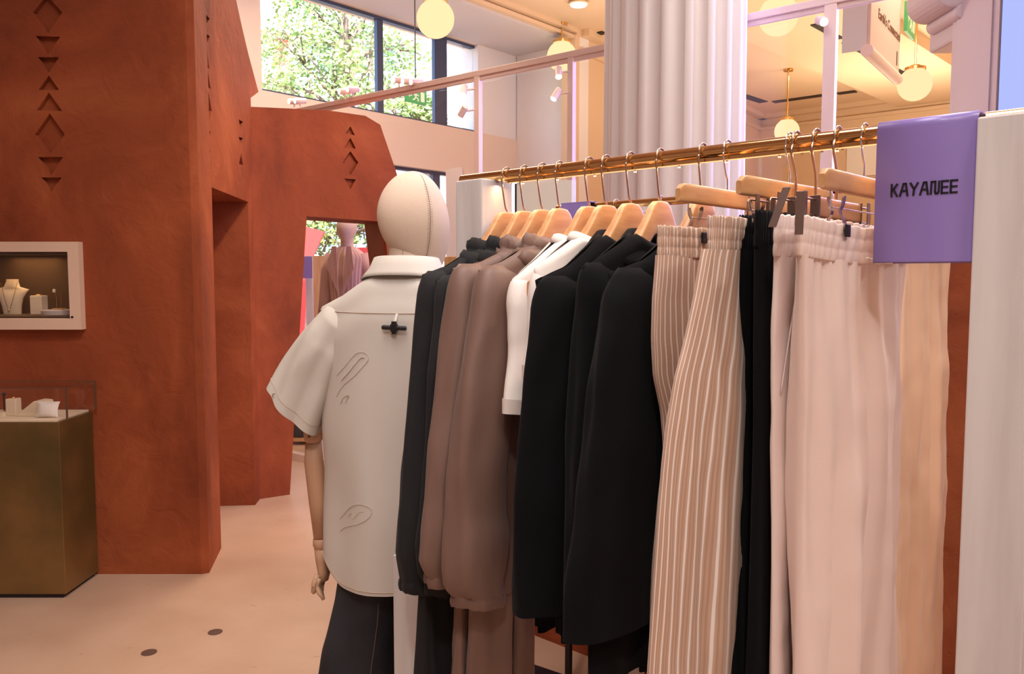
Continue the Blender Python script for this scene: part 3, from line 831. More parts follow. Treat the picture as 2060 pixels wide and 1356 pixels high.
def bust(x, y, z, s, label):
    t = thing('necklace_bust', label, 'necklace bust', (x, y, z), 0)
    b = MB(); rings = []
    for k, (hz, w, d, oy) in enumerate([(0, .055, .02, 0), (.05, .06, .022, -.004), (.1, .075, .024, -.006), (.135, .098, .022, -.004), (.152, .112, .014, 0), (.158, .085, .018, .003), (.168, .048, .024, .006), (.20, .036, .024, .012), (.215, .036, .022, .014)]):
        rings.append([(sp(math.cos(q * math.pi / 16), .9) * w * s, (sp(math.sin(q * math.pi / 16), .9) * d + oy) * s, hz * s) for q in range(32)])
    b.loft(rings); b.build('neck_form', M['stone'], t, smooth=True, auto=60)
    t2 = thing('necklace', 'fine gold pendant necklace draped on the cream bust', 'necklace', (x, y, z + .02 * s), 0)
    b = MB(); path = []
    for k in range(25):
        q = -1 + 2 * k / 24
        path.append((q * .05 * s, -(.034 - .012 * q * q) * s, (.165 * abs(q) ** 1.3 + .03 - .02) * s))
    b.tube(path, .0012, 6); b.build('chain', M['brass'], t2)
    b = MB(); b.sphere((0, -.036 * s, .006 * s), .005, 10, 8); b.build('pendant', M['brass'], t2, smooth=True)
x, y = vit(24, .16); bust(x, y, zf, .86, 'cream necklace bust in the wall vitrine')
x, y = vit(78, .12)
b = MB(); b.box((0, 0, .05), (.062, .06, .1)); b.v = [p + Vector((x, y, zf)) for p in b.v]
rb = single(b, 'ring_block', M['stone'], 'upright cream ring block in the wall vitrine', 'ring display', bevel=.004)
b = MB(); b.lathe([(.013, 0), (.016, .003), (.013, .006), (.0105, .003), (.013, 0)], (x, y, zf + .1005), 24, cap=False)
single(b, 'ring', M['brass'], 'gold ring on top of the upright cream block in the wall vitrine', 'ring', smooth=True)
x, y = vit(118, .13)
b = MB(); b.lathe([(.082, 0), (.084, .022), (.08, .026), (.0, .026)], (x, y, zf), 40, cap=False); b.lathe([(.0, 0), (.082, 0)], (x, y, zf), 40, cap=False)
single(b, 'round_tray', M['pilaster'], 'low round tray at the right of the wall vitrine', 'tray', smooth=True, auto=40)
t = thing('earring_stand', 'thin gold earring stand on the round tray in the wall vitrine', 'jewellery stand', (x, y, zf + .0262), 0)
b = MB(); b.lathe([(.03, 0), (.032, .008), (.0, .01)], seg=24, cap=True); b.build('base', M['brass'], t, smooth=True, auto=40)
b = MB(); b.tube([(.012, 0, .008), (.012, 0, .085)], .0015, 6); b.tube([(-.012, 0, .008), (-.012, 0, .07), (-.02, 0, .095)], .0015, 6); b.build('stem', M['brass'], t)
b = MB(); b.sphere((-.021, -.002, .098), .009, 14, 10, (1, .6, 1.2)); b.build('pearl', M['pearl'], t, smooth=True)

# ---------------------------------------------------------------- brass plinth with glass case
gA = on_z(133, 1204); zt_ = at(124, 850, gA.y).z
gx = gA.x; gy0 = gA.y; gy1 = yA - .012
t = thing('brass_plinth', 'aged brass display plinth against the clay wall', 'plinth', (gx - .6, (gy0 + gy1) / 2, 0), 0)
b = MB(); b.box((gx - .65, (gy0 + gy1) / 2, zt_ / 2 + .01), (1.3, gy1 - gy0, zt_ - .02)); b.build('body', M['agedbrass'], t, world=True, bevel=.003)
b = MB(); b.box((gx - .655, (gy0 + gy1) / 2, .008), (1.27, gy1 - gy0 - .02, .016)); b.build('shadow_gap', M['ink'], t, world=True)
b = MB(); b.box((gx - .66, (gy0 + gy1) / 2, zt_ + .006), (1.29, gy1 - gy0 - .012, .012)); b.build('top_board', M['stone'], t, world=True, bevel=.002)
zt2 = zt_ + .0122
gz1 = at(120, 781, gy0 + .03).z; gxr = at(120, 781, gy0 + .03).x
t = thing('glass_case', 'clear glass case standing on the brass plinth', 'glass case', (gxr - .6, (gy0 + gy1) / 2, zt2), 0)
b = MB(); y0, y1 = gy0 + .03, gy1 - .01; x0, x1 = gxr - 1.1, gxr + .03
gxm = (x0 + x1) / 2
b.box((gxm, y0, (zt2 + gz1) / 2), (x1 - x0, .005, gz1 - zt2)); b.box((gxm, y1, (zt2 + gz1) / 2), (x1 - x0, .005, gz1 - zt2))
b.box((x1, (y0 + y1) / 2, (zt2 + gz1) / 2), (.005, y1 - y0, gz1 - zt2)); b.box((gxm, (y0 + y1) / 2, gz1), (x1 - x0, y1 - y0, .005))
b.build('glass_panes', M['glass'], t, world=True)
b = MB()
em = .0035
for yy in (y0, y1): b.box((x1, yy, (zt2 + gz1) / 2), (em * 2, em * 2, gz1 - zt2)); b.box((gxm, yy, gz1), (x1 - x0, em, em))
b.box((x1, (y0 + y1) / 2, gz1), (em, y1 - y0, em))
b.build('edge', mat('glass edge', srgb(96, 72, 58), .3), t, world=True)
def onp(px, Y): q = at(px, 830, Y); return q.x, q.y
x, y = onp(28, gy0 + .13)
b = MB(); b.box((x, y, zt2 + .042), (.05, .05, .084)); single(b, 'ring_block', M['stone'], 'cream ring block in the glass case on the plinth', 'ring display', bevel=.004)
b = MB(); b.lathe([(.012, 0), (.015, .003), (.012, .006), (.0095, .003), (.012, 0)], (x, y, zt2 + .0845), 24, cap=False)
single(b, 'ring', M['brass'], 'gold ring on the block in the glass case', 'ring', smooth=True)
x, y = onp(72, gy0 + .15)
b = MB(); b.prism([(x - .075, y - .05, zt2), (x + .075, y - .05, zt2), (x + .06, y - .05, zt2 + .07), (x + .02, y - .05, zt2 + .074)], (0, .1, 0)); single(b, 'display_ramp', M['stone'], 'sloped cream display ramp behind the cushion in the glass case', 'display ramp', bevel=.003)
x, y = onp(96, gy0 + .075)
b = MB(); rings = []
nn = 14
for k in range(nn + 1):
    v = -1 + 2 * k / nn; rings.append([])
    for q in range(24):
        a = 2 * math.pi * q / 24
        w = .05 * (1 + .12 * v * v); thk = .022 * max(0.02, (1 - v * v)) ** .5
        cx_ = sp(math.cos(a), .7); 
        rings[-1].append((x + cx_ * w * (1 - .0 * v), y + sp(math.sin(a), 1) * thk * (1 - abs(cx_) ** 3 * .8) + .012 * v, zt2 + .038 + v * .034 * (1 + .1 * cx_ * cx_)))
b.loft(rings); single(b, 'cushion', M['white_fabric'], 'small white jewellery cushion in the glass case', 'cushion', smooth=True)
x, y = onp(9, gy0 + .13)
t = thing('ring_stand', 'small black topped stand in the glass case', 'jewellery stand', (x, y, zt2), 0)
b = MB(); b.lathe([(.03, 0), (.03, .02), (.0, .022)], seg=24); b.build('base', M['stone'], t, smooth=True, auto=40)
b = MB(); b.tube([(0, 0, .02), (0, 0, .10)], .003, 8); b.build('stem', M['ink'], t)
b = MB(); b.sphere((0, 0, .105), .009, 12, 8); b.build('knob', M['ink'], t, smooth=True)

# floor outlet caps
for px, py, l in ((433, 1272, 'dark round floor cap nearer the clay wall'), (300, 1313, 'dark round floor cap nearer the brass plinth')):
    c = on_z(px, py)
    b = MB(); b.lathe([(.03, 0), (.031, .002), (.0, .003)], (c.x, c.y, 0), 32); single(b, 'floor_cap', mat('floor cap', srgb(92, 68, 58), .5), l, 'floor cap', 'round floor caps')

# ---------------------------------------------------------------- things beyond the clay arch
def sec(px, py, Y): return at(px, py, Y)
c = sec(638, 515, 7.9); zz = c.z
t = thing('rack_post', 'distant pale timber rack post seen through the clay arch', 'rack post', (c.x, 7.9, 0), 0)
b = MB(); b.box((c.x - .06, 7.95, zz / 2), (.06, .3, zz)); b.build('side_board', M['whitewash'], t, world=True)
b = MB(); b.box((c.x + .03, 7.9, zz / 2), (.12, .08, zz)); b.build('end_board', M['oak'], t, world=True)
c2 = sec(613, 538, 7.7); h2 = (sec(613, 560, 7.7) - sec(613, 516, 7.7)).length
b = MB(); b.box((c2.x, 7.72, c2.z), (.13, .01, h2)); single(b, 'purple_sign', M['purple'], 'distant small purple sign on the rack beyond the clay arch', 'sign')
t = thing('low_shelf', 'distant low shelf with folded goods beyond the clay arch', 'shelf', (sec(596, 900, 7.6).x, 7.6, 0), 0)
x = sec(596, 900, 7.6).x
b = MB()
for z in (.05, .34, .62): b.box((x, 7.6, z), (.30, .3, .03))
b.build('shelf_board', M['oak'], t, world=True)
b = MB(); b.box((x + .155, 7.6, .33), (.02, .3, .66)); b.box((x - .155, 7.6, .33), (.02, .3, .66)); b.build('side_panel', M['oak'], t, world=True)
b = MB(); b.box((x, 7.6, .16), (.26, .26, .18)); single(b, 'storage_box', M['denim'], 'dark box on the bottom of the distant low shelf', 'box', bevel=.01)
b = MB(); b.box((x, 7.6, .42), (.24, .26, .12)); single(b, 'folded_cloth', M['stone'], 'folded pale cloth on the middle of the distant low shelf', 'cloth', bevel=.03)
t0 = sec(620, 915, 7.9)
b = MB(); b.box((t0.x + .12, 7.7, .3), (.3, .04, .6)); single(b, 'grey_board', M['pilaster'], 'mauve board standing behind the mannequin arm beyond the arch', 'board')

# suited mannequin in the window
def limb(b, pts, rad, seg=16): b.tube(pts, rad, seg)
mx = sec(700, 600, 7.0)
t = thing('mannequin', 'linen mannequin in striped pink blazer seen through the clay arch', 'mannequin', (mx.x, 7.0, .2), R(-12))
hz = mx.z
b = MB(); b.lathe([(.34, 0), (.34, .2)], (mx.x, 7.0, 0), 40); single(b, 'round_platform', M['white'], 'round white platform under the suited mannequin', 'platform')
def headmesh(b, c, w, d, h, lean=0.0):
    rings = []
    n = 22
    for k in range(n + 1):
        v = k / n; z = (v - .5) * h
        r = math.sin(math.pi * min(.995, max(.012, v))) ** .52
        ww = w / 2 * r * (1 - .16 * (1 - v) ** 2 * 1.3); dd = d / 2 * r * (1 - .1 * (1 - v) ** 2)
        off = lean * (1 - v) ** 2
        rings.append([(c[0] + ww * math.cos(a), c[1] + dd * math.sin(a) + off, c[2] + z) for a in [2 * math.pi * q / 36 for q in range(36)]])
    b.loft(rings)
zs = sec(700, 560, 7.0).z; zhd = sec(700, 441, 7.0).z
b = MB(); headmesh(b, (0, 0, 1.755), .18, .20, .25, -.02); b.build('head', M['linen'], t, smooth=True)
b = MB(); b.tube([(0, .01, 1.48), (0, 0, 1.60), (0, 0, 1.74)], [.09, .055, .056], 24); b.build('neck', M['linen'], t, smooth=True)
b = MB(); rings = []
for k in range(26):
    v = k / 25; z = 1.60 - v * .82
    w = .76 * interp([(0, .09), (.06, .19), (.12, .225), (.3, .21), (.6, .19), (1, .235)], v); d = interp([(0, .06), (.08, .1), (.3, .135), (.6, .12), (1, .15)], v)
    rings.append([(w * sp(math.cos(a), .85), d * sp(math.sin(a), .9) + .004 * math.sin(5 * a + v * 4), z) for a in [2 * math.pi * q / 40 for q in range(40)]])
b.loft(rings, uv=(lambda i: i * .033, lambda j: j * .03)); jk = b.build('blazer', M['blazer'], t, smooth=True)
for s in (-1, 1):
    b = MB(); pts = [(s * .145, 0, 1.54), (s * .18, .0, 1.4), (s * .20, -.02, 1.15), (s * .20, -.08, .92)]
    b.tube(pts, [.05, .058, .052, .048], 18); b.build('sleeve', M['blazer'], jk, smooth=True)
    b = MB(); b.prism([(s * .02, -.145, 1.2), (s * .12, -.135, 1.42), (s * .085, -.11, 1.6), (s * .045, -.11, 1.6)], (0, -.012, 0)); b.build('lapel', M['blazer'], jk)
b = MB()
for s in (-1, 1): b.tube([(s * .1, 0, .8), (s * .11, 0, .4), (s * .11, 0, .06)], [.12, .11, .10], 20)
b.build('trousers', M['blazer'], t, smooth=True)
b = MB(); b.lathe([(.2, 0), (.2, .012), (0, .014)], seg=32); b.build('base_plate', M['taupe'], t)
for s in (-1, 1):
    b = MB(); b.tube([(s * .20, -.08, .93), (s * .20, -.10, .85), (s * .19, -.12, .78)], [.028, .036, .014], 12)
    h = b.build('hand', M['skin_wood'], t, smooth=True)
    for k in range(4):
        f = MB(); ox = s * .19 + (k - 1.5) * .017; f.tube([(ox, -.115, .80), (ox, -.13, .76), (ox, -.125, .72 + .006 * abs(k - 1.5))], [.009, .008, .006], 8); f.build('finger', M['skin_wood'], h, smooth=True)
    f = MB(); f.tube([(s * .20 - s * .03, -.12, .86), (s * .20 - s * .055, -.14, .82), (s * .20 - s * .055, -.145, .79)], [.011, .009, .007], 8); f.build('finger', M['skin_wood'], h, smooth=True)

# ---------------------------------------------------------------- garment rack
ZR = HCAM + .229
RA = on_z(1000, 355, ZR); RB = on_z(1761, 268, ZR)
RD = (RB - RA).normalized()                      # along the rail, towards the near post
AD = Vector((RD.y, -RD.x, 0))                    # across the rail, towards the viewer
if AD.y > 0: AD = -AD
PHI = math.atan2(AD.y, AD.x)
RAIL = VP((RA.x, RA.y), (RD.x, RD.y))
def rail_at(px):
    u, z = RAIL.uz(px, 300); return RA + RD * u
def plane_sz(px, yaw=0.0):
    """the hanging plane through the hook at px: returns image point -> (s, z below the rail)"""
    h = rail_at(px); a = Matrix.Rotation(yaw, 3, 'Z') @ AD
    n = Vector((-a.y, a.x, 0)); o = Vector((0, 0, HCAM))
    def f(x, y):
        r = ray(x, y); t = (h - o).dot(n) / r.dot(n); q = o + r * t
        return (q - h).dot(a), q.z - ZR
    return f
PW, PT = .10, .086                               # post size across / along the rail
def post(u0, u1, z, name, label):
    b = MB(); RAIL_BOX(b, u0, u1, 0, z, -PW / 2, PW / 2); return single(b, name, M['whitewash'], label, 'rack post', bevel=.003)
def RAIL_BOX(b, u0, u1, z0, z1, s0, s1, org=None):
    o = (org or RA) * 1.0; o = Vector((o.x, o.y, 0))
    c = [o + RD * u0 + AD * s0, o + RD * u1 + AD * s0, o + RD * u1 + AD * s1, o + RD * u0 + AD * s1]
    b.prism([p + Vector((0, 0, z0)) for p in c], (0, 0, z1 - z0)); return b
zpost = ZR - .008
uN = None
lo_, hi_ = 0.5, 1.5
def proj(p):
    q = Vector(p) - Vector((0, 0, HCAM)); c, s = math.cos(PITCH), math.sin(PITCH)
    zf_ = q.y * c - q.z * s; yf = q.y * s + q.z * c
    return CX + F_PX * q.x / zf_, CY - F_PX * yf / zf_
for _ in range(40):
    mid = (lo_ + hi_) / 2
    if proj(RA + RD * mid + AD * PW / 2)[0] < 1966: lo_ = mid
    else: hi_ = mid
uN = lo_
post(-PT, 0, zpost, 'rack_post', 'whitewashed timber post at the far end of the brass rail')
post(uN, uN + PT, zpost + .006, 'rack_post', 'whitewashed timber post beside the purple sign')
t = thing('brass_rail', 'polished brass clothes rail carried by the two whitewashed posts', 'clothes rail', (RA.x, RA.y, ZR), 0)
RR = .0122
b = MB(); b.tube([RA - RD * (PT + .028), RA + RD * (uN + PT * .6)], RR, 28); b.build('rail_tube', M['brass'], t, world=True, smooth=True, auto=50)
b = MB(); RAIL_BOX(b, .03, uN - .01, ZR - RR - .0055, ZR - RR + .001, -.006, .006); b.build('light_channel', M['brass'], t, world=True)
b = MB(); RAIL_BOX(b, .04, uN - .02, ZR - RR - .0062, ZR - RR - .0054, -.003, .003); b.build('led_strip', M['led'], t, world=True)
for k in range(11):
    b = MB(); c = RA + RD * (.08 + k * .1) - Vector((0, 0, RR + .0055)); b.tube([c, c - Vector((0, 0, .006))], .0024, 8); b.build('stud', M['bronze'], t, world=True)
mid = RA + RD * (uN / 2); 
led = lamp('rail_led', 'AREA', mid - Vector((0, 0, RR + .009)), .8, (1, .62, .3), 1.05, .012)
led.rotation_euler = (0, 0, math.atan2(RD.y, RD.x))

# purple sign folded over the rail
t = thing('purple_sign', 'purple folded sign with black lettering hung over the brass rail end', 'sign', (RA + RD * (uN - .08)) * 1.0, 0)
sp0 = PW / 2 - .004
sgn = VP(((RA + AD * sp0).x, (RA + AD * sp0).y), (RD.x, RD.y))
us0 = sgn.uz(1764, 300)[0]; us1 = sgn.uz(1966, 300)[0]; zs0 = sgn.uz(1846, 528)[1]; zs1 = sgn.uz(1765, 246)[1]
def srel(s, z): return RA + AD * s + Vector((0, 0, z - ZR))
prof = [(sp0, zs0), (sp0, zs0 + .002), (sp0, lerp(zs0, zs1, .5)), (sp0, zs1 - .0135)]
prof += [(sp0 - .012 + .012 * math.cos(a), zs1 - .012 + .012 * math.sin(a)) for a in [math.pi / 2 * k / 6 for k in range(1, 7)]]
prof += [(-sp0 + .012 - .012 * math.sin(a), zs1 - .012 + .012 * math.cos(a)) for a in [math.pi / 2 * k / 6 for k in range(0, 7)]] + [(-sp0, zs0)]
b = MB(); rings = []
for u in (us0, us1):
    rings.append([RA + RD * u + AD * s + Vector((0, 0, z - ZR)) for s, z in prof])
b.loft(rings, closed=False)
o = b.build('sign_sheet', M['purple'], t, world=True, smooth=True, solid=.003, auto=40)
b = MB(); RAIL_BOX(b, us1 - .001, us1 + .022, zs1 - .014, zs1 + .001, -sp0, sp0 - .06); b.build('sign_lip', M['purple'], t, world=True, bevel=.004)
# lettering
glyph = {'K': (.66, [[(0, 0), (0, 1)], [(.02, .40), (.60, 1)], [(.22, .56), (.62, 0)]]),
         'A': (.84, [[(0, 0), (.36, 1), (.62, 1), (.82, 0)], [(.17, .40), (.72, .40)]]),
         'Y': (.78, [[(0, 1), (.40, .48), (.78, 1)], [(.40, .55), (.33, 0)]]),
         'N': (.84, [[(0, 0), (.04, 1), (.44, 1), (.44, .14), (.54, 0), (.72, 0), (.82, .14), (.84, 1)]]),
         'E': (.64, [[(.64, 1), (0, 1), (0, 0), (.62, 0)], [(0, .5), (.58, .5)]])}
hgt = .0215; x = 0
lu0, lz0 = sgn.uz(1794, 396); lu1, lz1 = sgn.uz(1926, 385)
word = 'KAYANEE'; gap = .30
total = sum(glyph[g][0] for g in word) + gap * (len(word) - 1)
sc_ = (lu1 - lu0) / total
lz = sgn.uz(1794, 395)[1]; hgt = sgn.uz(1794, 372)[1] - lz
lett = None
for gch in word:
    w, strokes = glyph[gch]; b = MB()
    for st in strokes:
        for (a0, b0), (a1, b1) in zip(st, st[1:]):
            p0_ = Vector(((x + a0) * sc_, b0 * hgt)); p1_ = Vector(((x + a1) * sc_, b1 * hgt)); d_ = (p1_ - p0_).normalized()
            n_ = Vector((-d_.y, d_.x)) * hgt * .085; e_ = d_ * hgt * .07
            q_ = [p0_ - e_ - n_, p1_ + e_ - n_, p1_ + e_ + n_, p0_ - e_ + n_]
            b.prism([sgn.pt(lu0 + v.x, lz + v.y, .0016) for v in q_], sgn.n * .0008)
    b.build('letter', M['ink'], t, world=True)
    x += w + gap

# ---------------------------------------------------------------- hangers
def hook_path(stem_z, side=1, r=.0172, drop=.0):
    pts = [(0, 0, stem_z), (0, 0, stem_z + .022)]
    pts += [(.006 * side, 0, stem_z + .032), (.018 * side, 0, -.012)]
    for k in range(9):
        a = -.35 + (math.pi + .55) * k / 8
        pts.append((r * math.cos(a) * side, 0, r * math.sin(a) + .0 - drop))
    pts.append((-r * 1.0 * side - .006 * side, 0, -.014))
    return pts
def smooth_path(pts, n=4):
    P_ = [Vector(p) for p in pts]; out = []
    for i in range(len(P_) - 1):
        p0, p1, p2, p3 = P_[max(i - 1, 0)], P_[i], P_[i + 1], P_[min(i + 2, len(P_) - 1)]
        for k in range(n):
            t_ = k / n
            out.append(.5 * ((2 * p1) + (-p0 + p2) * t_ + (2 * p0 - 5 * p1 + 4 * p2 - p3) * t_ ** 2 + (-p0 + 3 * p1 - 3 * p2 + p3) * t_ ** 3))
    out.append(P_[-1]); return out
ZW = -.083
def wood_hanger(px, label, yaw=0.0, rail=None, group='wooden shoulder hangers on the brass rail'):
    h = rail_at(px) if rail is None else rail
    t = thing('wooden_hanger', label, 'hanger', h, PHI + yaw, group)
    b = MB(); rings = []; n = 36
    for k in range(n + 1):
        s = (-.205 + .41 * k / n); a = abs(s); s *= .93
        zt = ZW + interp([(0, 0), (.022, -.001), (.034, -.009), (.06, -.044), (.09, -.078), (.13, -.112), (.17, -.137), (.205, -.156)], a)
        hgt_ = interp([(0, .066), (.03, .062), (.06, .048), (.1, .040), (.18, .034), (.205, .028)], a)
        thk = interp([(0, .014), (.03, .015), (.06, .018), (.1, .024), (.17, .036), (.195, .030), (.205, .016)], a)
        zb = zt - hgt_
        y0 = -.85 * a * a
        zc, hz = (zt + zb) / 2, (zt - zb) / 2
        rings.append([(s, y0 + thk / 2 * sp(math.cos(q), .28), zc + hz * sp(math.sin(q), .28)) for q in [2 * math.pi * (i + .5) / 16 for i in range(16)]])
    b.loft(rings); b.build('hanger_body', M['beech'], t, smooth=True, auto=45)
    b = MB(); b.tube(smooth_path(hook_path(ZW - .02)), .0021, 10); b.build('hook', M['bronze'], t, smooth=True)
    return t
def trouser_clip(t, s, z, m=None, y=.0):
    """sprung metal trouser clip, black tips"""
    for side in (-1, 1):
        b = MB(); prof = []
        for k in range(13):
            v = k / 12; zz = z - .0 - v * .052
            yy = side * interp([(0, .0125), (.25, .010), (.45, .0055), (.7, .012), (1, .0175)], v) + y
            w = interp([(0, .003), (.08, .0055), (.3, .0058), (.42, .0046), (.8, .006), (1, .006)], v)
            prof.append([(s - w, yy - .0009, zz), (s + w, yy - .0009, zz), (s + w, yy + .0009, zz), (s - w, yy + .0009, zz)])
        b.loft(prof); c = b.build('clip', m or M['chrome'], t, smooth=True, auto=40)
        b = MB(); b.box((s, side * .0185 + y, z - .053), (.0155, .0045, .019)); b.build('clip_tip', M['black_plastic'], c, bevel=.0015)
def clip_hanger(px, label, half=.17, zt=-.073, zwire=-.135, yaw=0.0):
    h = rail_at(px)
    t = thing('trouser_hanger', label, 'hanger', h, PHI + yaw, 'wooden clip hangers on the brass rail')
    b = MB(); rings = []; n = 30
    for k in range(n + 1):
        s = -half + 2 * half * k / n; a = abs(s) / half
        zz = zt - .010 * (1 - 0) * (a < 0) ; hh = .032 if a < .9 else .032
        e = max(0, (a - .9) / .1); hh *= (1 - .35 * e * e); zz = zt - .010 * e * e
        zb = zz - hh
        thk = .0135 * (1 - .3 * e)
        zc, hz = (zz + zb) / 2, (zz - zb) / 2
        rings.append([(s, thk / 2 * sp(math.cos(q), .4), zc + hz * sp(math.sin(q), .4)) for q in [2 * math.pi * (i + .5) / 16 for i in range(16)]])
    b.loft(rings); b.build('hanger_bar', M['beech'], t, smooth=True, auto=45)
    b = MB(); b.tube(smooth_path(hook_path(zt - .005)), .0017, 10); b.build('hook', M['chrome'], t, smooth=True)
    b = MB(); w = half - .035
    b.tube(smooth_path([(w, 0, zt - .028), (w, 0, zwire + .012), (w - .008, 0, zwire), (w - .03, 0, zwire), (-w + .03, 0, zwire), (-w + .008, 0, zwire), (-w, 0, zwire + .012), (-w, 0, zt - .028)], 5), .0013, 8)
    b.build('clip_wire', M['chrome'], t, smooth=True)
    for s in (-.112, .112): trouser_clip(t, s, zwire + .018)
    return t
def frame_hanger(px, label, clips, yaw=0.0, ztop=-.052, tagz=.07):
    """bent metal hanger with rectangular wire loops and flat metal plates"""
    h = rail_at(px)
    t = thing('bar_hanger', label, 'hanger', h, PHI + yaw, 'short bar hangers on the brass rail')
    hp = [(0, 0, -.105), (0, 0, -.075), (.006, 0, -.05), (.021, 0, -.02)]
    for k in range(9):
        a = -.35 + (math.pi + .55) * k / 8; hp.append((.0175 * math.cos(a), 0, .0175 * math.sin(a)))
    hp.append((-.022, 0, -.018))
    b = MB(); b.tube(smooth_path(hp), .0024, 10); b.build('hook', M['bronze'], t, smooth=True)
    b = MB(); rings = []
    for k in range(13):
        q_ = -.10 + .19 * k / 12
        rings.append([(q_, .0065 * sp(math.cos(q), .4), -.119 + .016 * sp(math.sin(q), .4)) for q in [2 * math.pi * (i + .5) / 16 for i in range(16)]])
    b.loft(rings); b.build('hanger_bar', M['beech'], t, smooth=True, auto=45)
    for sd in (1, -1):
        e0 = .090 if sd > 0 else -.100; e1 = clips[0] * sd
        b = MB(); b.box((e0, 0, -.119), (.004, .016, .036)); b.build('end_plate', M['taupe'], t, bevel=.001)
        b = MB(); b.tube(smooth_path([(e0, 0, -.108), (e1 - .012 * sd, 0, -.108), (e1 - .003 * sd, 0, -.109), (e1, 0, -.114), (e1, 0, -.130), (e1 - .003 * sd, 0, -.135), (e1 - .012 * sd, 0, -.136), (e0, 0, -.131)], 4), .0015, 8)
        b.build('wire_loop', M['bronze'], t, smooth=True)
        b = MB(); b.prism([(e1 - .030 * sd, .004, -.098), (e1 - .016 * sd, .004, -.098), (e1 - .016 * sd, .004, -.138), (e1 - .030 * sd, .004, -.138)], (0, .0018, 0)); b.build('clip_plate', M['taupe'], t, bevel=.0006)
    return t
hooks = [1020, 1056, 1092, 1127, 1187, 1221, 1270, 1330, 1415]
hl = ['wooden hanger at the far end of the rail holding a black blouse', 'second wooden hanger from the far post holding a black blouse', 'wooden hanger of the brown jacket next to the black blouses',
      'wooden hanger of the brown jacket next to the white shirts', 'wooden hanger of the white short sleeve shirt beside the brown jacket', 'wooden hanger of the white shirt beside the black jackets',
      'wooden hanger of the black jacket beside the white shirt', 'wooden hanger of the middle one of the black jackets', 'wooden hanger of the black jacket beside the striped trousers']
yaws = [0, .02, -.02, .07, -.02, -.03, .0, .05, .04]
for px, l, yw in zip(hooks, hl, yaws): wood_hanger(px, l, yw)
clip_hanger(1465, 'wooden clip hanger carrying the striped trousers beside the black jackets', .17, -.072, -.128)
clip_hanger(1590, 'wooden clip hanger carrying the striped trousers beside the black trousers', .172, -.068, -.122, yaw=-.035)
clip_hanger(1740, 'wooden clip hanger of the pale pink trousers beside the purple sign', .17, -.068, -.125)
frame_hanger(1603, 'short wooden bar hanger of the black trousers beside the striped ones', (.168,), -.02)
hang_a = frame_hanger(1643, 'short wooden bar hanger of the black trousers beside the narrow pink ones', (.170,), .0)
hang_b = frame_hanger(1686, 'short wooden bar hanger of the narrow folded pink trousers', (.165,), .02)
# flat metal size plates that stand up between the pink and the black trousers
for (xt, yt, xb, yb_, Y, hg) in ((1583, 376, 1553, 457, 1.17, hang_b), (1611, 384, 1607, 472, 1.125, hang_b)):
    p0_, p1_ = at(xt, yt, Y), at(xb, yb_, Y); d_ = p1_ - p0_; sd = Vector((.0105, -.004, 0))
    b = MB(); b.prism([p0_ - sd / 2, p0_ + sd / 2, p1_ + sd / 2, p1_ - sd / 2], (.0008, .0026, 0))
    b.build('size_plate', M['taupe'], hg, world=True, bevel=.0006)

# ---------------------------------------------------------------- second rack, clay block, display panel behind
S2 = -.80
RA2 = RA + AD * S2
def rail2_at(px):
    v = VP((RA2.x, RA2.y), (RD.x, RD.y)); u, z = v.uz(px, 400); return RA2 + RD * u
u2a = VP((RA2.x, RA2.y), (RD.x, RD.y)).uz(1268, 410)[0]
u2s = VP((RA2.x, RA2.y), (RD.x, RD.y)).uz(1150, 410)[0]
t = thing('brass_rail', 'second brass clothes rail behind the first, partly hidden by hangers', 'clothes rail', (RA2.x, RA2.y, ZR), 0)
b = MB(); b.tube([RA2 + RD * (u2s - .06), RA2 + RD * (uN + .3)], RR, 24); b.build('rail_tube', M['brass'], t, world=True, smooth=True, auto=50)
for u, l in ((u2a, 'whitewashed post carrying the far end of the second brass rail'), (uN + .2, 'whitewashed post carrying the near end of the second brass rail')):
    b = MB(); RAIL_BOX(b, u - PT / 2, u + PT / 2, 0, zpost - .015, -PW / 2, PW / 2, RA2); single(b, 'rack_post', M['whitewash'], l, 'rack post', bevel=.003)
b = MB(); RAIL_BOX(b, u2s - .02, u2s + .10, ZR - .20, ZR + .013, .028, .031, RA2); RAIL_BOX(b, u2s - .02, u2s + .10, ZR + .012, ZR + .015, -.03, .031, RA2)
single(b, 'purple_sign', M['purple'], 'purple sign sliver seen between the wooden hangers on the second rail', 'sign')
# clay block
uK0 = -.15
b = MB(); RAIL_BOX(b, -1.40, uN + 1.2, 0, 1.62, -1.6, -1.22)
struct(b, 'wall_low_clay', M['clay'])
# cream display panel with black edge
c0 = at(1036, 400, 3.15); c1 = at(1150, 400, 3.0)
pv = VP((c0.x, c0.y), (c1 - c0).xy); zz = pv.uz(1060, 369)[1]; L = (c1 - c0).xy.length
t = thing('display_stand', 'cream display panel with a black edge behind the far post', 'panel', pv.pt(L / 2, 0), 0)
b = MB(); pv.box(b, .008, L, .95, zz, -.03, 0); b.build('panel_board', M['panel'], t, world=True)
b = MB(); pv.box(b, 0, .008, .95, zz + .003, -.032, .002); b.build('panel_edge', M['ink'], t, world=True)
for u in (.012, L - .012):
    b = MB(); pv.box(b, u - .01, u + .01, 0, .95, -.025, -.005); b.build('leg', M['ink'], t, world=True)
b = MB(); pv.box(b, 0, L, 0, .012, -.05, .02); b.build('foot_plate', M['ink'], t, world=True)
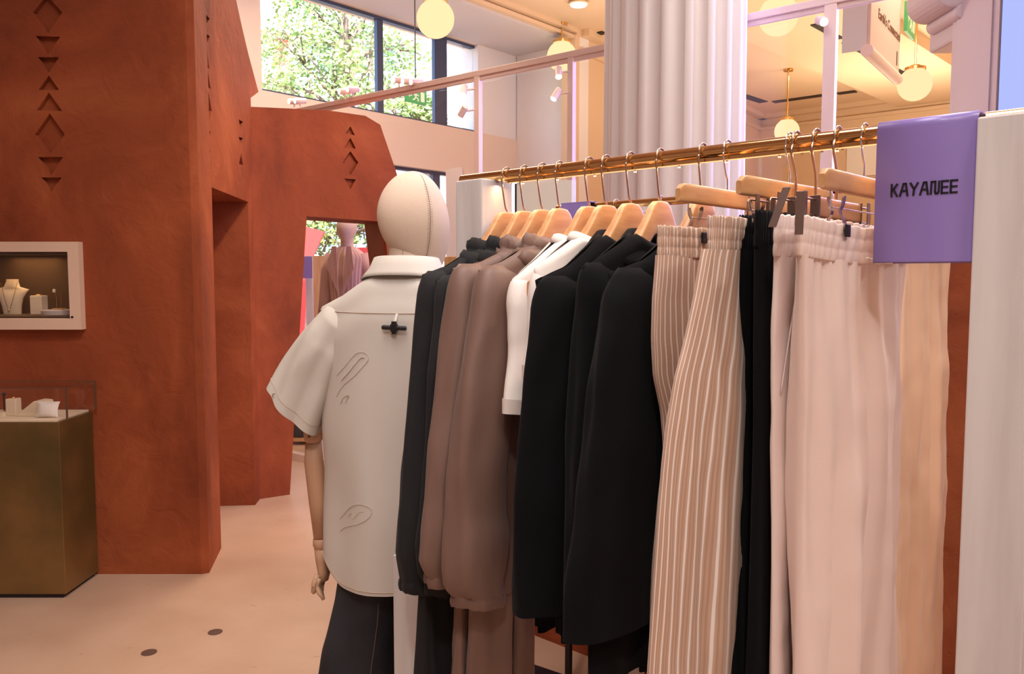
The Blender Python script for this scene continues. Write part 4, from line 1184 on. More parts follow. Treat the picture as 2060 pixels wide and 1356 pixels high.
# low white plinth by the far post
q0 = at(790, 1120, 1.86); q1 = at(880, 1120, 1.80)
pv = VP((q0.x, q0.y), (q1 - q0).xy); L = (q1 - q0).xy.length; zz = pv.uz(797, 1118)[1]
b = MB(); pv.box(b, 0, L, 0, zz, -.04, 0)
single(b, 'timber_board', M['whitewash'], 'low whitewashed board in front of the mannequin trousers below the black blouses', 'board', bevel=.002)
# things beyond the mannequin head
c0 = at(880, 400, 7.6)
b = MB(); a0 = at(897, 400, 7.8); a1 = at(930, 400, 7.6)
b.prism([(a0.x, a0.y, 0), (a1.x, a1.y, 0), (a1.x, a1.y + .3, 0), (a0.x, a0.y + .3, 0)], (0, 0, 2.55)); single(b, 'grey_pillar', M['pilaster'], 'slim grey pillar between the mannequin head and the rack post', 'pillar')
c0 = at(893, 516, 4.2); c1 = at(935, 516, 4.1)
b = MB(); b.prism([(c0.x, c0.y, 0), (c1.x, c1.y, 0), (c1.x + .05, c1.y + .3, 0), (c0.x + .05, c0.y + .3, 0)], (0, 0, c0.z)); single(b, 'oak_stand', M['oak'], 'pale oak stand just right of the mannequin head', 'stand', bevel=.003)

# ---------------------------------------------------------------- hanging tops
def dens(p, f, s): return noise.noise(Vector(p) * f + Vector((s * 7.1, s * 3.3, s)))
def top_garment(name, px, label, cat, m, near, z_body, yaw=0.0, coll='collar', sleeve=(.062, .034), cuffk=None, group=None, thick=.024, wob=1.0,
                seed=0, shx=.205, neckz=-.112, rail=None, shz=-.20, cm=None, hem_w=None, lap=False, pull=0.0, sleeve_m=None):
    """blouse, jacket or shirt on a hanger; near: outline of the near sleeve in the hanging plane"""
    h = rail_at(px) if rail is None else rail
    t = thing(name, label, cat, h, PHI + yaw, group)
    if callable(near): prof = near
    else:
        f = plane_sz(px, yaw); tab = sorted([(-f(x, y)[1], f(x, y)[0]) for x, y in near])
        prof = lambda z, tab=tab: interp(tab, -z)
        near_top = -tab[0][0]; near_bot = -tab[-1][0]
    ztop0 = near_top if not callable(near) else shz
    zcuff = near_bot if not callable(near) else z_body + .02
    rnd_ = random.Random(seed)
    ph = [rnd_.uniform(0, 6.28) for _ in range(8)]
    # body
    NT, NV = 96, 44
    shs = prof(ztop0) if not callable(near) else shx
    neckz = max(-.166, min(-.152, neckz - .05)); slope_top = [(0, neckz - .022), (.06, neckz - .012), (.09, neckz + .004), (.13, lerp(neckz, ztop0, .27)), (.17, lerp(neckz, ztop0, .60)), (max(.2, shs - .006), ztop0 + .008), (.6, ztop0 - .1)]
    hw_bot = hem_w or (prof(max(zcuff, z_body)) - .055 if not callable(near) else .26)
    rings = []
    for j in range(NV + 1):
        v = (j / NV) ** 1.7
        W_ = lerp(shs - .012, hw_bot, smooth01(v * 1.1) ** .9) if v > 0 else shs - .02
        ring = []
        for i in range(NT):
            a = 2 * math.pi * i / NT
            x = W_ * sp(math.cos(a), .85)
            tt = lerp(.023, thick, smooth01(v * 3)) * math.sqrt(max(.02, 1 - (1 - min(1, v / .026)) ** 2)) * (1 - .3 * (abs(x) / W_) ** 4)
            tt += .020 * math.exp(-(x / .075) ** 2) * math.exp(-v * 7)
            y = tt * sp(math.sin(a), .8)
            am = smooth01((v - .08) * 2.2)
            y += am * (.0055 * math.sin(26 * x + ph[0] + v * 1.2) + .004 * math.sin(47 * x + ph[1] - v * 2) * v) * (1 if math.sin(a) > 0 else .7)
            y += .004 * dens((x * 1.2, math.sin(a), v), 4.0, seed)
            y += -.85 * x * x * math.exp(-v * 5)
            zt = interp(slope_top, abs(x))
            zz_ = lerp(zt, z_body, v) + (.006 * math.sin(9 * x + ph[2]) * v)
            ring.append((x, y, zz_))
        rings.append(ring)
    b = MB(); b.loft(rings, cap0=False, cap1=False, uv=(lambda i: i * .011, lambda j: j * .02))
    body = b.build('body', m, t, smooth=True)
    # sleeves
    for side in (1, -1):
        NR = 40; SG = 40; rings = []
        zc_ = zcuff
        for j in range(NR + 1):
            v = j / NR
            z = lerp(ztop0 + .018, zc_, v)
            e = prof(min(z, ztop0)) if not callable(near) else prof(z)
            rx = sleeve[0] * (1.0 + .0 * v); ry = sleeve[1]
            grow = math.sqrt(max(.001, 1 - (1 - min(1, v * (ztop0 - zc_ + .018) / .06)) ** 2))
            rx_ = rx * lerp(.40, 1, grow); ry_ = ry * lerp(.42, 1, grow)
            lean = (1 - grow) * .024
            ex = 0
            if cuffk == 'elastic' and v > .93: k = (v - .93) / .07; rx_ *= 1 - .18 * k; ry_ *= 1 - .12 * k
            if cuffk == 'elastic' and .75 < v < .93: rx_ *= 1 + .05 * math.sin((v - .75) / .18 * math.pi); ry_ *= 1 + .12 * math.sin((v - .75) / .18 * math.pi)
            cx_ = e - rx_ - lean
            ring = []
            for i in range(SG):
                a = 2 * math.pi * i / SG
                r = 1 + wob * (.06 * math.sin(3 * a + ph[3] + 2.5 * v) + .045 * math.sin(5 * a + ph[4] - 3 * v)) * smooth01(v * 3)
                r += wob * .09 * dens((math.cos(a), math.sin(a), v * 3.2), 1.6, seed + 3) * smooth01(v * 4)
                if cuffk == 'elastic' and v > .9: r += .07 * math.sin(15 * a + 3 * math.sin(2 * a)) * (v - .9) / .1
                x = cx_ + rx_ * sp(math.cos(a), .92) * r
                y = ry_ * sp(math.sin(a), .92) * r - .85 * .036 * (1 - v) + pull * v
                ring.append((side * x, y, z + (.01 * math.cos(a) * v)))
            rings.append(ring)
        b = MB(); b.loft(rings, cap0=True, cap1=False, uv=(lambda i: i * .011, lambda j: j * .02))
        sl = b.build('sleeve', sleeve_m or m, t, smooth=True)
        if cuffk == 'elastic':
            b = MB(); rr = rings[-1]; cxm = sum(p[0] for p in rr) / SG; cym = sum(p[1] for p in rr) / SG
            cr = []
            for j in range(7):
                zz_ = zc_ + .004 - j * .0042; bul = 1.0 + .05 * math.sin(math.pi * j / 6)
                cr.append([(cxm + (p[0] - cxm) * bul * (1 + .05 * math.sin(i * 2.1)), cym + (p[1] - cym) * bul * (1 + .05 * math.sin(i * 2.1)), zz_ + .012 * math.cos(2 * math.pi * i / SG) * 1) for i, p in enumerate(rr)])
            b.loft(cr, cap0=False, cap1=False); b.build('cuff', m, sl, smooth=True)
        if cuffk == 'hem':
            b = MB(); rr = rings[-1]; cxm = sum(p[0] for p in rr) / SG; cym = sum(p[1] for p in rr) / SG
            b.loft([[(cxm + (p[0] - cxm) * 1.02, cym + (p[1] - cym) * 1.02, p[2] + dz) for p in rr] for dz in (.028, .0275, 0, -.0005)], cap0=False, cap1=False); b.build('cuff', m, sl, smooth=True)
    # collar
    NC = 72
    if coll == 'hood': pf = [(-.012, -.012), (-.008, .008), (-.002, .018), (.010, .020), (.018, .010), (.020, -.002), (.018, -.012), (.028, -.010), (.040, -.018), (.048, -.032), (.044, -.046)]
    elif coll == 'lapel': pf = [(-.010, -.014), (-.008, .006), (-.002, .014), (.006, .014), (.016, .004), (.030, -.012), (.044, -.026), (.050, -.036), (.046, -.040)]
    elif coll == 'tee': pf = [(-.004, -.012), (-.003, .004), (.001, .010), (.006, .009), (.012, .002), (.016, -.008)]
    else: pf = [(-.008, 0), (-.006, .012), (.003, .018), (.014, .006), (.03, -.012)]
    dip = .055 if coll == 'lapel' else .02
    rings = []
    for (o_, dz) in pf:
        ring = []
        for i in range(NC):
            a = 2 * math.pi * i / NC
            nx = .090 + o_; ny = .026 + o_ * .55
            w = 0
            if coll == 'hood': w = .007 * dens((math.cos(a) * 1.5, math.sin(a) * 1.5, o_ * 30), 2.2, seed + 9) + .0025 * math.sin(6 * a + o_ * 160)
            x = (nx + w) * sp(math.cos(a), .8); y = (ny + w * .7) * math.sin(a) - .007 * abs(math.cos(a)) - .002
            zz_ = neckz + .002 + dz - dip * max(0, math.sin(a)) ** 2 + w * .8 - (.016 * abs(math.cos(a)) ** 4 if coll == 'lapel' else 0)
            ring.append((x, y, zz_))
        rings.append(ring)
    b = MB(); b.loft(rings, cap0=False, cap1=False); b.build('hood' if coll == 'hood' else 'collar', cm or m, t, smooth=True, solid=.0015)
    if lap:
        b = MB(); sgn_ = 1
        b.prism([(.05, thick + .008, neckz - .02), (.085, thick + .004, neckz - .06), (.075, thick + .006, neckz - .1), (.01, thick + .01, neckz - .3), (.0, thick + .01, neckz - .28)], (0, .003, 0)); b.build('lapel', m, t)
    return t
GT = 'jackets and shirts on the first rail'
top_garment('black_blouse', 1020, 'long sleeved black blouse hanging nearest to the mannequin', 'blouse', M['black_fabric'],
            [(866, 562), (860, 620), (848, 740), (836, 850), (820, 960), (810, 1050), (803, 1130), (812, 1184)], -.80, coll='hood', sleeve=(.058, .034), cuffk='elastic', seed=1, group=None, neckz=-.12, thick=.018)
top_garment('black_blouse', 1056, 'second black blouse between the outermost blouse and brown jacket', 'blouse', M['black_fabric'],
            [(898, 572), (893, 650), (880, 760), (872, 900), (862, 1000), (850, 1100), (850, 1165), (862, 1190)], -.82, yaw=.02, coll='hood', sleeve=(.06, .026), cuffk='elastic', seed=2, neckz=-.12, thick=.018)
top_garment('brown_jacket', 1092, 'brown hooded jacket directly beside the black blouses', 'jacket', M['brown_fabric'],
            [(930, 548), (918, 620), (904, 710), (890, 810), (874, 900), (862, 1000), (852, 1090), (847, 1150), (862, 1172)], -.82, yaw=-.02, coll='hood', sleeve=(.066, .036), cuffk='elastic', seed=3, neckz=-.118, thick=.018)
top_garment('brown_jacket', 1127, 'brown hooded jacket directly beside the white shirt', 'jacket', M['brown_fabric'],
            [(985, 552), (974, 620), (960, 700), (944, 790), (932, 880), (922, 960), (914, 1060), (906, 1150), (908, 1196), (925, 1215)], -.86, yaw=.05, coll='hood', sleeve=(.074, .040), cuffk='elastic', seed=4, neckz=-.112, thick=.022)
top_garment('white_shirt', 1187, 'short sleeved white shirt beside the brown jacket', 'shirt', M['white_fabric'],
            [(1045, 578), (1042, 640), (1040, 700), (1032, 760), (1022, 810), (1018, 842)], -.62, yaw=-.02, coll='tee', sleeve=(.085, .034), cuffk='hem', wob=.35, seed=5, neckz=-.105, thick=.02, hem_w=.20)
top_garment('white_shirt', 1221, 'second white shirt mostly hidden behind the black jacket', 'shirt', M['white_fabric'],
            [(1088, 560), (1084, 620), (1076, 690), (1062, 745), (1058, 775)], -.60, yaw=-.03, coll='tee', sleeve=(.075, .028), cuffk='hem', wob=.35, seed=6, neckz=-.100, thick=.018, hem_w=.19)
top_garment('black_jacket', 1270, 'black jacket next to the white shirts with its sleeve in front', 'jacket', M['black_wool'],
            [(1108, 575), (1100, 620), (1090, 720), (1078, 810), (1066, 900), (1056, 1010), (1050, 1110), (1042, 1200), (1040, 1252)], -.86, coll='lapel', sleeve=(.082, .038), seed=7, neckz=-.102, thick=.022, lap=True)
top_garment('black_jacket', 1330, 'middle black jacket between the two other black jackets', 'jacket', M['black_wool'],
            [(1196, 548), (1192, 620), (1180, 720), (1168, 830), (1158, 950), (1150, 1060), (1145, 1180), (1142, 1290)], -.885, yaw=.03, coll='lapel', sleeve=(.085, .034), seed=8, neckz=-.095, thick=.022, lap=True)
top_garment('black_jacket', 1415, 'black jacket hanging directly beside the striped trousers', 'jacket', M['black_wool'],
            [(1262, 560), (1246, 600), (1228, 680), (1210, 790), (1196, 900), (1178, 1020), (1162, 1140), (1150, 1240), (1145, 1308)], -.905, yaw=.02, coll='lapel', sleeve=(.110, .036), seed=9, neckz=-.104, thick=.024, lap=True)

# ---------------------------------------------------------------- trousers
def trousers(name, px, label, m, near, z_end, yaw=0.0, half=.2, zt=-.148, band=.075, thick=.016, thick_leg=.035, ribs=3, far=None, seed=0, rail=None, group=None,
             sag=0.0, crotch=.30, bandm=None, folds=1.0, draw=False, pocket=False, gap=.0, centre=0.0, open_=.0, wrk=1.0):
    h = rail_at(px) if rail is None else rail
    t = thing(name, label, 'trousers', h, PHI + yaw, group)
    rnd_ = random.Random(seed + 50); ph = [rnd_.uniform(0, 6.28) for _ in range(10)]
    if callable(near): pn = near
    else:
        f = plane_sz(px, yaw); tab = sorted([(-f(x, y)[1], f(x, y)[0]) for x, y in near]); pn = lambda z: interp(tab, -z)
    pf = far or (lambda z: pn(z) * .9)
    wn = pn(zt); wf = pf(zt)
    c0 = (wn - wf) / 2; hw = (wn + wf) / 2
    # waistband
    NT = 260; NV = 8 * ribs; rings = []
    for j in range(NV + 1):
        v = j / NV; r_ = abs(math.sin(math.pi * v * ribs)) ** .6
        ring = []
        for i in range(NT):
            a = 2 * math.pi * i / NT; ca, sa = math.cos(a), math.sin(a)
            g = .0012 * math.sin(58 * a + 3 * math.sin(3 * a + ph[0]) + j * .15) + .0008 * math.sin(97 * a + ph[1] + .6 * math.sin(j))
            x = c0 + (hw + .001 * r_) * sp(ca, .9)
            y = (thick + .0014 * r_ + g + open_ * (1 - v)) * sp(sa, .75) + .004 * math.sin(3.1 * x / hw + ph[2])
            z = zt - band * v - sag * (1 - ((x - c0) / hw) ** 2) + .001 * math.sin(31 * a + ph[3]) * (1 - v)
            ring.append((x, y, z))
        rings.append(ring)
    b = MB(); b.loft(rings, cap0=False, cap1=False, uv=(lambda i: i * hw * 4.2 / NT, lambda j: j * .01))
    wb = b.build('waistband', bandm or m, t, smooth=True, solid=.0018)
    # legs
    zc = zt - crotch
    for side in (1, -1):
        NR, SG = 56, 84; rings = []
        for j in range(NR + 1):
            v = j / NR; z = lerp(zt - band + .004, z_end, v)
            out = pn(z) if side > 0 else pf(z)
            blend = smooth01((zt - band - z) / crotch)
            inn = -.004 + lerp(0, gap, smooth01((zc - z) / .4))
            cc_ = c0 * (1 - blend)
            ox, ix = out, -cc_ * side * -1 if False else (c0 * side)
            ix = c0 * side * (1 - blend) + (inn + centre * side) * blend
            cen = (ox + ix) / 2; hwx = (ox - ix) / 2
            th = lerp(thick, thick_leg, smooth01(v * 3.0))
            ring = []
            for i in range(SG):
                a = 2 * math.pi * i / SG; ca, sa = math.cos(a), math.sin(a)
                ed = .55 if j < 3 else lerp(.55, .82, smooth01(v * 4))
                x = cen + hwx * sp(ca, .92)
                fold = folds * (.0046 * math.sin(34 * x + ph[4] + 2 * v) + .003 * math.sin(61 * x + ph[5] - 3 * v) + .0022 * math.sin(97 * x + ph[6] + 5 * v)) * (.6 + .8 * smooth01(v * 2))
                fold -= folds * .0035 * ((1 - abs(math.sin(15 * x + ph[8] + .5 * v)) ** .4) + .6 * (1 - abs(math.sin(27 * x + ph[9] - v)) ** .4)) * smooth01(v * 5 + .3)
                gat = folds * .0016 * math.sin(210 * x + ph[7]) * math.exp(-v * 14)
                wr = wrk * folds * .0045 * dens((x * 2.0, math.copysign(1, sa), z * 1.1), 4.0, seed + side) + wrk * folds * .0030 * dens((x * 2 + z * 1.5, math.copysign(1, sa), z * 2.4 - x), 7.0, seed + side + 5)
                y = th * sp(sa, ed) + (fold + gat + wr) * (abs(sa) ** .5) + .004 * math.sin(3.1 * x / hw + ph[2]) * (1 - v)
                zz = z - (sag * (1 - ((x - c0) / hw) ** 2) * (1 - v) if abs(x - c0) < hw else 0)
                ring.append((side * x, y, zz))
            rings.append(ring)
        b = MB(); b.loft(rings, cap0=False, cap1=False, uv=(lambda i: i * .0052, lambda j: j * .02))
        lg = b.build('leg', m, t, smooth=True)
        if pocket and side > 0:
            b = MB(); pth = []
            for k in range(14):
                v = k / 13; z = zt - band - .035 - v * .17
                e = pn(z); x = e - lerp(.035, .004, v) - .006
                pth.append((x, lerp(thick, thick_leg, .6) * .92 + .003 - .01 * v, z))
            b.tube(pth, .0013, 6); b.build('pocket_welt', m, lg, smooth=True)
    if draw:
        b = MB(); c = Vector((.014, thick + .016, zt - band - .004)); b.tube([c, c + Vector((-.012, .002, 0))], .0055, 14); b.build('cord_toggle', M['white_fabric'], t, bevel=.001)
        b = MB(); c2 = c + Vector((-.015, .002, -.001)); b.tube([c2, c2 + Vector((-.006, .001, 0))], .0045, 14); b.build('cord_end', M['panel'], t)
        b = MB(); b.tube([c + Vector((.002, 0, 0)), c + Vector((.03, -.006, .004))], .0015, 6); b.build('drawcord', M['white_fabric'], t)
    return t
TG = None
trousers('striped_trousers', 1465, 'beige striped linen trousers beside the black jackets', M['stripe'],
         [(1330, 455), (1327, 520), (1321, 600), (1319, 680), (1322, 760), (1334, 830), (1338, 900), (1330, 1000), (1318, 1150), (1310, 1356)], -.98, zt=-.146, band=.052, thick=.013, thick_leg=.02, seed=1, folds=.55, ribs=3, crotch=.28)
trousers('striped_trousers', 1590, 'beige striped linen trousers beside the black trousers', M['stripe'],
         [(1424, 438), (1408, 515), (1396, 590), (1378, 680), (1358, 760), (1343, 860), (1334, 940), (1325, 1040), (1316, 1180), (1306, 1356)], -.98, yaw=-.035, zt=-.138, band=.054, thick=.014, thick_leg=.02, seed=2, folds=.55, ribs=3, crotch=.28, open_=.006)
trousers('black_trousers', 1603, 'black trousers beside the striped linen pair', M['black_wool'],
         [(1492, 428), (1486, 500), (1483, 600), (1486, 700), (1494, 800), (1488, 900), (1478, 1100), (1462, 1356)], -.98, yaw=-.02, zt=-.134, band=.056, thick=.012, thick_leg=.012, seed=3, ribs=2, folds=.6)
trousers('black_trousers', 1643, 'black trousers beside the narrow folded pink pair', M['black_wool'],
         [(1521, 420), (1520, 500), (1518, 600), (1515, 700), (1514, 850), (1508, 1100), (1500, 1356)], -.98, zt=-.130, band=.056, thick=.013, thick_leg=.014, seed=4, ribs=2, folds=.6)
trousers('pink_trousers', 1683, 'pale pink trousers seen edge on beside the black trousers', M['pale_fabric'],
         [(1566, 432), (1567, 520), (1562, 620), (1560, 720), (1558, 850), (1556, 1000), (1553, 1150), (1548, 1356)], -.98, yaw=.01, zt=-.138, band=.062, thick=.0125, thick_leg=.013, seed=5, ribs=3, folds=1.0, pocket=True)
trousers('pink_trousers', 1740, 'wide blush pink trousers with gathered waist next to the purple sign', M['pink_fabric'],
         [(1606, 452), (1607, 520), (1610, 600), (1611, 700), (1612, 850), (1611, 1000), (1607, 1150), (1601, 1356)], -.98, yaw=.0, zt=-.142, band=.058, thick=.014, thick_leg=.028, seed=6, ribs=3, sag=.010, folds=1.8, wrk=.4, draw=True, crotch=.32, gap=.006, open_=.004)
# trousers below the blouses and jackets on the same hangers
def lower_trousers(px, label, m, near, far_s, seed, yaw=0):
    cen = .5 * (far_s + .24)
    trousers('hanging_trousers', px, label, m, near, -1.42, yaw=yaw, zt=-.36, band=.04, thick=.012, thick_leg=.02, seed=seed, ribs=1, folds=1.2, crotch=.2, gap=.012, far=(lambda z: -far_s), centre=cen)
lower_trousers(1030, 'black trousers hanging below the black blouses', M['black_fabric'], [(880, 700), (862, 900), (843, 1190), (834, 1356)], .07, 11)
lower_trousers(1092, 'brown trousers hanging below the brown jackets, farther pair', M['brown_fabric'], [(945, 700), (930, 1000), (917, 1230), (906, 1356)], .14, 12)
lower_trousers(1127, 'brown trousers hanging below the brown jackets, nearer pair', M['brown_fabric'], [(985, 700), (965, 1000), (952, 1230), (946, 1356)], .085, 13)

# ---------------------------------------------------------------- clothes on the second rail
h2 = [(1190, 'long dark coat on the second rail behind the brown jackets', M['black_wool']), (1240, 'long dark coat on the second rail seen below the black jacket beside the white shirts', M['black_wool']), (1330, 'long dark coat on the second rail behind the middle black jacket', M['black_wool']), (1400, 'long dark coat on the second rail behind the striped trousers', M['black_wool'])]
for k, (px, l, m) in enumerate(h2):
    p = rail2_at(px)
    wood_hanger(px, 'wooden hanger on the second rail ' + ['behind the brown jackets', 'behind the white shirts', 'behind the middle black jacket', 'behind the striped trousers'][k], 0.03 * k, rail=p, group='wooden hangers on the second rail')
    top_garment('dark_coat', px, l, 'coat', m, (lambda z: .21 + .07 * smooth01((-.2 - z) / .6)), -1.36, rail=p, seed=20 + k, coll='lapel', thick=.028, shz=-.2, hem_w=.27)
for k, (px, l, m, zt) in enumerate([(1830, 'black trousers on the second rail behind the peach pair', M['black_wool'], -.115), (1872, 'peach satin trousers hanging below the purple sign', M['peach_fabric'], -.125)]):
    p = rail2_at(px)
    t = thing('trouser_hanger', 'wooden clip hanger on the second rail carrying ' + ('black trousers' if k == 0 else 'the peach trousers'), 'hanger', p, PHI, 'clip hangers on the second rail')
    b = MB(); b.box((0, 0, -.085), (.34, .013, .03)); b.build('hanger_bar', M['beech'], t, bevel=.004)
    b = MB(); b.tube(smooth_path(hook_path(-.07)), .0018, 8); b.build('hook', M['chrome'], t, smooth=True)
    for s in (-.13, .13): trouser_clip(t, s, zt + .01)
    nf = lambda z: .19 + .03 * smooth01((-.2 - z) / .8)
    trousers('peach_trousers' if k else 'black_trousers', px, l, m, nf, -1.35, rail=p, zt=zt, band=.06, thick=.014, thick_leg=.028, seed=30 + k, ribs=3, folds=1.3)

# ---------------------------------------------------------------- mannequin in the cream shirt
MC = at(815, 600, 2.26); MC.z = 0
MY = R(-12)
t = thing('mannequin', 'linen headed mannequin seen from behind in a cream short sleeved shirt', 'mannequin', MC, MY)
Wm = wm(t); Wi = Wm.inverted()
def ml(px, py, Y): return Wi @ at(px, py, Y)
# head
hc = ml(830, 440, 2.27); ztp = at(830, 344, 2.27).z; zbt = at(850, 556, 2.27).z
hh = ztp - zbt
ya = R(-6)
NH = 40; rings = []
def head_pt(v, a, k=1.0):
    """v 0 chin .. 1 crown, a angle; the chin points forward (away)"""
    r = math.sin(math.pi * min(.9985, max(.003, v))) ** .44
    w = .0860 * r * (1 - .10 * (1 - v) ** 1.5 * 2.0) * k; d = .105 * r * (1 - .04 * (1 - v)) * k
    z = lerp(zbt, ztp, v)
    z += (-.028 * math.sin(a) + 0) * (1 - v) * 1.3 if math.sin(a) > 0 else (.050 * -math.sin(a)) * (1 - v) ** 1.2
    x, y = w * math.cos(a), d * math.sin(a) + .028 * (1 - v) * math.sin(math.pi * v) * 0
    ca, sa = math.cos(R(-48)), math.sin(R(-48))
    return Vector((hc.x + x * ca - y * sa, hc.y + .01 + x * sa + y * ca, z))
for j in range(NH + 1):
    rings.append([head_pt(.5 - .5 * math.cos(math.pi * j / NH), 2 * math.pi * i / 48) for i in range(48)])
b = MB(); b.loft(rings); head = b.build('head', M['linen'], t, smooth=True)
for a0, nm in ((-math.pi / 2 + R(98), 'seam'),):
    b = MB(); b.tube([head_pt(.06 + .9 * k / 40, a0, 1.004) for k in range(41)], .0007, 6); b.build(nm, M['seamdark'], head)
    for sgn_ in (-1, 1):
        b = MB()
        for k in range(34):
            v = .12 + .76 * k / 34
            p = head_pt(v, a0 + .02 * sgn_, 1.004); q = head_pt(v + .006, a0 + .075 * sgn_, 1.003); b.tube([p, q], .0006, 4)
        o = b.build('stitching', M['seam'], head)
b = MB()
nk = ml(822, 520, 2.27)
rings = []
for k in range(13):
    v = k / 12; z = lerp(at(822, 575, 2.27).z, at(822, 478, 2.27).z, v)
    w = interp([(0, .075), (.35, .061), (.7, .0585), (1, .060)], v)
    rings.append([(nk.x + w * math.cos(a), nk.y + .012 + w * 1.0 * math.sin(a), z - .018 * math.sin(a) * v) for a in [2 * math.pi * i / 36 for i in range(36)]])
b.loft(rings); b.build('neck', M['linen'], t, smooth=True)
b = MB(); b.tube([(r[27][0] , r[27][1] - .0006, r[27][2]) for r in rings], .0006, 6); b.build('neck_seam', M['seamdark'], t)
# hidden torso core and legs under the clothes
zsh = at(640, 622, 2.30).z; zneck = at(800, 549, 2.2).z
zhem = at(770, 1190, 2.15).z
xs = -.262                                        # left shoulder tip
def shirt_pt(v, a, off=0.0):
    W_ = lerp(.252, .242, smooth01(v * 4)) + .010 * smooth01((v - .5) * 2) - .006 * math.sin(v * 9) * smooth01(v * 2)
    ca, sa = math.cos(a), math.sin(a)
    x = (W_ + off) * sp(ca, .80)
    T = .128 * math.sqrt(max(0.0, 1 - (1 - min(1, v / .17)) ** 2)) + .026 * (1 - smooth01(v / .1)) + .012 * smooth01((v - .3) * 2)
    T *= 1 - .25 * (abs(x) / W_) ** 3
    y = (T + off) * sp(sa, .82)
    ax = abs(x)
    zt_ = interp([(0, zneck + .012), (.07, zneck + .008), (.10, zneck - .012), (.18, lerp(zneck, zsh, .62)), (.262, zsh), (.4, zsh - .03)], ax)
    side = smooth01((ax - .12) / .13)
    zb_ = zhem + .062 * side ** 1.5 + (.02 if sa > 0 else 0)
    am = smooth01((v - .15) * 2.0)
    y += am * (-1 if sa < 0 else 1) * (.009 * math.sin(17 * x + 1.1 + v * 1.1) + .006 * math.sin(33 * x - 1.3 - v * 1.5) * v)
    y += am * .010 * noise.noise(Vector((x * 6, v * 2.5, 1.7)))
    x += am * .004 * math.sin(v * 14 + sa * 3)
    if sa < 0: y -= .006 * math.exp(-((x + .01) / .014) ** 2) * smooth01((v - .13) * 8) * (1 - .5 * v)
    return Vector((x, y + .01 - .012 * smooth01(v), lerp(zt_, zb_, v)))
NT, NV = 132, 80
b = MB(); b.loft([[shirt_pt(j / NV, 2 * math.pi * i / NT) for i in range(NT)] for j in range(NV + 1)], cap0=False, cap1=False, uv=(lambda i: i * .012, lambda j: j * .012))
shirt = b.build('shirt', M['cream_fabric'], t, smooth=True)
# hem edge and yoke seam
def vfor(z, a):
    lo, hi = 0.0, 1.0
    for _ in range(24):
        m_ = (lo + hi) / 2
        if shirt_pt(m_, a).z > z: lo = m_
        else: hi = m_
    return lo
zy = at(780, 631, 2.14).z
back = [-math.pi + (math.pi) * k / 60 for k in range(61)]
b = MB(); b.tube([shirt_pt(vfor(zy + .004 * abs(math.cos(a)) ** 2 - .008 * math.cos(a) * 0, a), a, .0006) for a in back[2:-2]], .0011, 6); b.build('yoke_seam', M['seam'], shirt, smooth=True)
b = MB(); b.tube([shirt_pt(.988, a, .0008) for a in back], .0008, 6); b.build('hem_seam', M['seam'], shirt, smooth=True)
# sleeves
def sleeve_pt(side, v, a, off=0):
    top = Vector((-.150, .004, zsh - .004)); end = ml(596, 826, 2.33); end = Vector((end.x, end.y, end.z))
    if side > 0: top = Vector((.150, .004, zsh - .004)); end = Vector((-end.x + .0, .03, end.z))
    mid = Vector((lerp(top.x, end.x, .52), .006, lerp(top.z, end.z, .36)))
    c = top * (1 - v) ** 2 + mid * 2 * v * (1 - v) + end * v * v
    d = ((mid - top) * 2 * (1 - v) + (end - mid) * 2 * v).normalized()
    across = Vector((0, 1, 0)); nrm = d.cross(across).normalized()          # roughly in the shirt's plane
    if nrm.x * side < 0: nrm = -nrm
    rx = interp([(0, .044), (.12, .066), (.3, .078), (.6, .082), (1, .084)], v); ry = interp([(0, .075), (.15, .100), (.4, .104), (1, .090)], v)
    r = 1 + (.07 * math.sin(3 * a + .6 + v * 1.5) + .05 * math.sin(5 * a - 1.2 + v * 3)) * smooth01(v * 2.2)
    r += .10 * noise.noise(Vector((math.cos(a) * 1.8, math.sin(a) * 1.8, v * 3.0 + side * 4))) * smooth01(v * 3)
    if side < 0: r += -.15 * math.exp(-((a - 4.35) / .22) ** 2) * smooth01((v - .2) * 3) + .08 * math.exp(-((a - 3.95) / .2) ** 2) * smooth01((v - .2) * 3)
    tilt = Vector((0, 0, 0))
    q = c + nrm * (rx + off) * math.cos(a) * r + across * (ry + off) * math.sin(a) * r * .92
    # the cuff runs level rather than square to the arm
    q.z += smooth01((v - .3) / .7) * (math.cos(a) * (.030))
    return q
for side in (-1, 1):
    b = MB(); b.loft([[sleeve_pt(side, j / 46, 2 * math.pi * i / 72) for i in range(72)] for j in range(47)], cap0=True, cap1=False, uv=(lambda i: i * .012, lambda j: j * .012))
    sv = b.build('sleeve', M['cream_fabric'], t, smooth=True)
    b = MB(); b.tube([sleeve_pt(side, .93, 2 * math.pi * i / 60, .0006) for i in range(61)], .0007, 6); b.build('cuff_seam', M['seam'], sv)
    if side < 0:
        b = MB(); c = sleeve_pt(side, .95, 5.75, .002)
        c = ml(555, 811, 2.30)
        best = min((sleeve_pt(side, v_, a_, .0008) for v_ in (.93, .95, .97) for a_ in [k * .05 for k in range(126)]), key=lambda p: (p - c).length)
        nd = (ml(555, 811, 1.0) - c).normalized(); px_ = nd.orthogonal().normalized(); py_ = nd.cross(px_)
        b.tube([best + (px_ * math.cos(q) + py_ * math.sin(q)) * .0045 + nd * .001 for q in [2 * math.pi * k / 20 for k in range(21)]], .0011, 6); b.build('eyelet', M['taupe'], sv)
